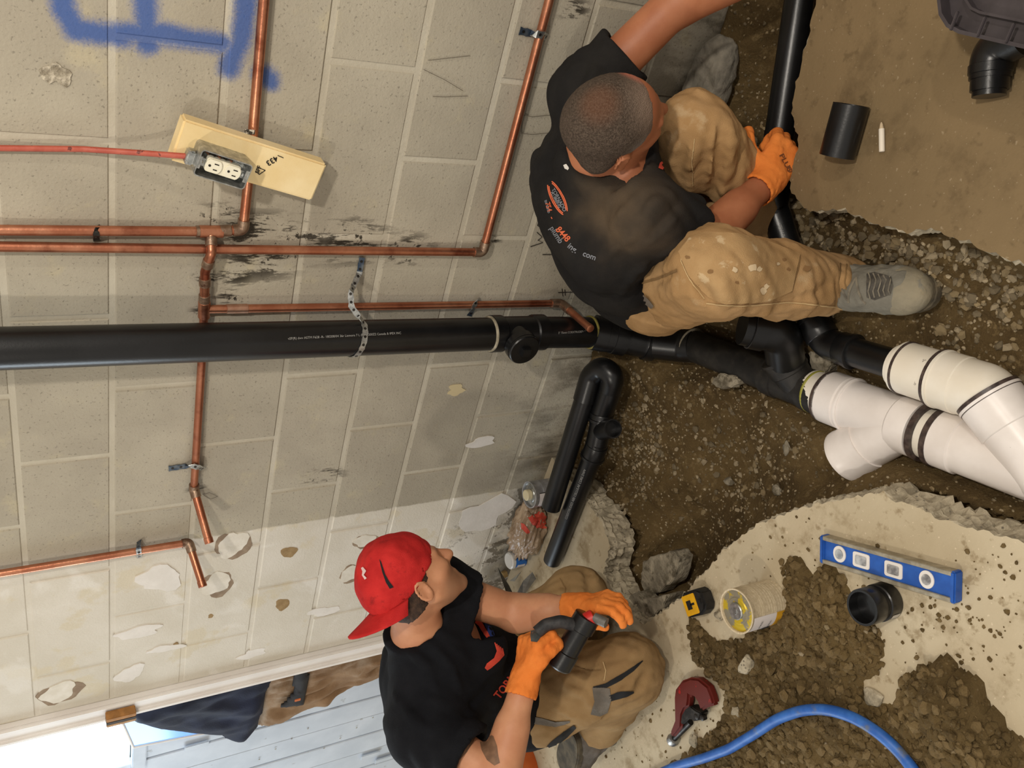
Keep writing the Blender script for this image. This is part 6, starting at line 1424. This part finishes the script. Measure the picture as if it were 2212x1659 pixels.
lathe('top_button', [(0, .008), (.003, .007), (.005, .002)], H2(0, -.012, .138), ax2[2], M_CAP, cap2, 14)
# T-shirt
F = Field(.006); pd2 = nrm(K['pel'] - K['chest'])
F.cone(K['pel'] - A2 * .05, K['pel'] + A2 * .05, .135, .135, .03); F.chain([K['pel'], mid2, K['chest']], [.146, .160, .160], .05); F.cone(mid2 - A2 * .05, mid2 + A2 * .05, .13, .13, .04); F.cone(K['chest'] - A2 * .085, K['chest'] + A2 * .085, .130, .130, .04)
F.cone(K['lsh'], K['rsh'], .083, .083, .05); F.cone(lerp(K['lsh'], K['rsh'], .5), lerp(K['neck'], K['head'], .05), .098, .086, .04)
F.cone(RG(1000, 1345, 2.42), RG(1045, 1400, 2.42), .056, .062, .05)
sleeve_of(F, K['rsh'], K['relb'], .62, .088, .090, .066); sleeve_of(F, K['lsh'], K['lelb'], .42, .078, .076, .062)
nd2 = nrm(K['head'] - K['neck']); F.post.append(lhalf(K['neck'] + nd2 * .045 + np.array([0, 0, .01]), nd2 + np.array([0, 0, .5]), .09)); F.sub.append(('c', K['neck'], K['neck'] + nd2 * .15, .060, .070, .02))
F.post += [lhalf(K['pel'] + pd2 * .10, pd2, .33), folds(.005, 7, 55, A2 * .3 + pd2, .22)]
ridges(F, [[[(1062, 1470), (1010, 1540), (965, 1590)], .012, True], [[(880, 1390), (920, 1440), (950, 1500)], .011, False], [[(1060, 1510), (1085, 1560), (1110, 1620)], .012, False], [[(940, 1400), (980, 1450), (1000, 1510)], .009, False], [[(1080, 1480), (1105, 1540), (1125, 1600)], .009, True], [[(850, 1500), (900, 1560), (950, 1590)], .011, False]])
sh2 = fmesh('t_shirt', F, M_SHIRT2, man2, 1)
# trousers
F = Field(.006); F.cone(K['lhip'], K['rhip'], .130, .130, .04)
leg_field(F, K['rhip'], K['rkn'], K['rank'], [.120, .110, .096, .078, .070]); leg_field(F, K['lhip'], K['lkn'], K['lank'], [.120, .108, .094, .080, .070])
sd2 = nrm(K['rank'] - K['rkn']); sd3 = nrm(K['lank'] - K['lkn'])
F.post += [lambda P, d: np.maximum(d, (.004 - P[:, 2]).astype(np.float32)), lhalf(K['rank'] + sd2 * .02, sd2, .10), lhalf(K['lank'] + sd3 * .02, sd3, .10), folds(.006, 8, 61, K['rkn'] - K['rhip'], .2), folds(.0025, 15, 62)]
ridges(F, [[[(1225, 1436), (1270, 1452), (1315, 1446)], .010, True], [[(1210, 1480), (1260, 1500), (1292, 1540)], .012, False], [[(1170, 1562), (1230, 1576), (1290, 1556)], .012, True], [[(1200, 1530), (1230, 1545), (1262, 1550)], .010, False], [[(1340, 1500), (1365, 1470), (1392, 1440)], .010, False], [[(1350, 1520), (1378, 1490), (1400, 1450)], .008, True], [[(1212, 1250), (1224, 1275), (1220, 1306)], .007, True], [[(1262, 1226), (1276, 1262), (1272, 1290)], .008, True], [[(1275, 1222), (1290, 1260)], .009, False], [[(1310, 1350), (1345, 1345), (1385, 1365)], .010, False], [[(1160, 1440), (1200, 1455), (1240, 1490)], .010, False]])
pt2 = fmesh('work_trousers', F, M_PANTS2, man2, 1)
M_PATCH2 = pm('worn_grey_patch', (92, 86, 78), (112, 104, 94), 26, .85, .4, 160)
for nm, ol, m in (('knee_patch', [(1280, 1485), (1300, 1484), (1318, 1486), (1321, 1510), (1312, 1538), (1296, 1546), (1276, 1542), (1284, 1515)], M_PATCH2), ('black_stripe', stripe([(1282, 1484), (1310, 1480), (1340, 1464), (1366, 1446), (1388, 1428)], [3, 9, 11, 9, 2]), M_BLK), ('black_stripe', stripe([(1318, 1508), (1336, 1502), (1352, 1498), (1368, 1494)], [12, 14, 12, 4]), M_BLK),
                  ('thigh_strap', stripe([(1146, 1554), (1170, 1558), (1200, 1564), (1232, 1558)], [16, 15, 12, 4]), M_PATCH2), ('black_stripe', stripe([(1170, 1626), (1195, 1606), (1220, 1586), (1242, 1568)], [6, 14, 14, 8]), M_BLK), ('seam', stripe([(1240, 1438), (1275, 1450), (1300, 1448)], 2), M_SEAM), ('seam', stripe([(1304, 1430), (1310, 1448), (1306, 1470)], 2), M_STITCH), ('seam', stripe([(1210, 1250), (1222, 1270), (1218, 1300)], 2.5), M_SEAM)):
    px_patch(nm, ol, pt2, m, pt2, .003, 7)
# boots folded under
bt = np.array([-1.715, -.70, .045]); bh_ = np.array([-1.515, -.735, .155])
boot('work_boot', K['rank'] + np.array([-.02, .0, .085]), K['rank'] + np.array([-.255, .02, .045]), (-.1, 0, -1.0), K['rank'] + np.array([.03, 0, .01]), man2, (M_LEATH2, M_SOLE, M_LEATH2, M_LACE))
boot('work_boot', K['lank'] + np.array([-.02, .0, .085]), K['lank'] + np.array([-.255, .02, .045]), (-.1, 0, -1.0), K['lank'] + np.array([.03, 0, .01]), man2, (M_LEATH2, M_SOLE, M_LEATH2, M_LACE))
# chest print
px_text('TORNADO', (1107, 1462), -52, 24, sh2, M_TPRINT, sh2, .95)
px_patch('emblem_blue', [(1046, 1345), (1062, 1356), (1070, 1378), (1068, 1392), (1054, 1366)], sh2, M_BPRINT, sh2, .0015)
px_patch('emblem_swirl', [(1018, 1340), (1030, 1336), (1042, 1346), (1054, 1366), (1064, 1386), (1058, 1386), (1046, 1372), (1034, 1352)], sh2, M_TPRINT, sh2, .002)
for k in range(5): px_patch('emblem_swirl', stripe([(1068 + 4 * k, 1388 + 3 * k), (1074 + 3.2 * k, 1406 + 2 * k), (1068 + 2 * k, 1422 + k), (1052 + 1.5 * k, 1434 + 2 * k), (1047 + k, 1443 + k)], [2, 3.5, 4, 3.5, 2]), sh2, M_TPRINT, sh2, .002)

# ------------------------------------------------------------------ the fitting and red tool in his hands
tl = thing('hand_tool', 'black fitting with a red collar held between the kneeling man gloves', 'tool', tuple(RG(1225, 1390, 2.32)))
ta, tb_ = RG(1206, 1440, 2.34), RG(1262, 1344, 2.30)
lathe('barrel', [(0, .030), (.004, .033), (.045, .033), (.047, .030), (.110, .029), (.113, .034), (.150, .034), (.152, .028)], ta, tb_ - ta, M_ABS, tl, 28)
tube('side_arm', fillet([RG(1160, 1366, 2.28), RG(1178, 1350, 2.28), RG(1212, 1342, 2.28), RG(1240, 1350, 2.29)], .03), .016, pm('dusty_black_rubber', (34, 34, 36), (58, 56, 56), 50, .6, .2, 140), tl, 18)
lathe('red_collar', [(0, .017), (.002, .021), (.026, .021), (.028, .018)], RG(1262, 1344, 2.29), RG(1290, 1330, 2.29) - RG(1262, 1344, 2.29), pm('red_plastic', (196, 38, 34), None, rough=.4), tl, 22)
tube('steel_jaw', [RG(1284, 1334, 2.28), RG(1310, 1346, 2.27)], .013, pm('grey_jaw', (104, 102, 98), (130, 128, 122), 40, .5, .1, 100, metal=.5), tl, 14)

# red cloth showing through the carrier bag
for ol in ([(1142, 1118), (1165, 1104), (1186, 1112), (1192, 1130), (1180, 1142), (1160, 1140), (1150, 1132)], [(1126, 1128), (1136, 1134), (1146, 1150), (1138, 1152), (1128, 1142)], [(1150, 1196), (1170, 1192), (1176, 1206), (1160, 1210)]): px_patch('red_cloth', ol, BAG.children[0], M_REDC, BAG, .003, 6)
_bu = [o for o in man1.children if o.name.startswith('upper')]
if _bu:
    for ol in ([(1872, 592), (1890, 588), (1926, 598), (1930, 618), (1924, 636), (1890, 648), (1872, 642)],): px_patch('boot_tongue', ol, _bu[0], pm('black_tongue', (62, 58, 52), (84, 79, 70), 60, .8, .4, 120), _bu[0], .0015, 6)
    for k in range(5): px_patch('lace', stripe([(1876 + 11 * k, 590 + 2 * k), (1882 + 11 * k, 606), (1876 + 11 * k, 628), (1880 + 11 * k, 644 - 2 * k)], 3), _bu[0], M_LACE, _bu[0], .004, 5)
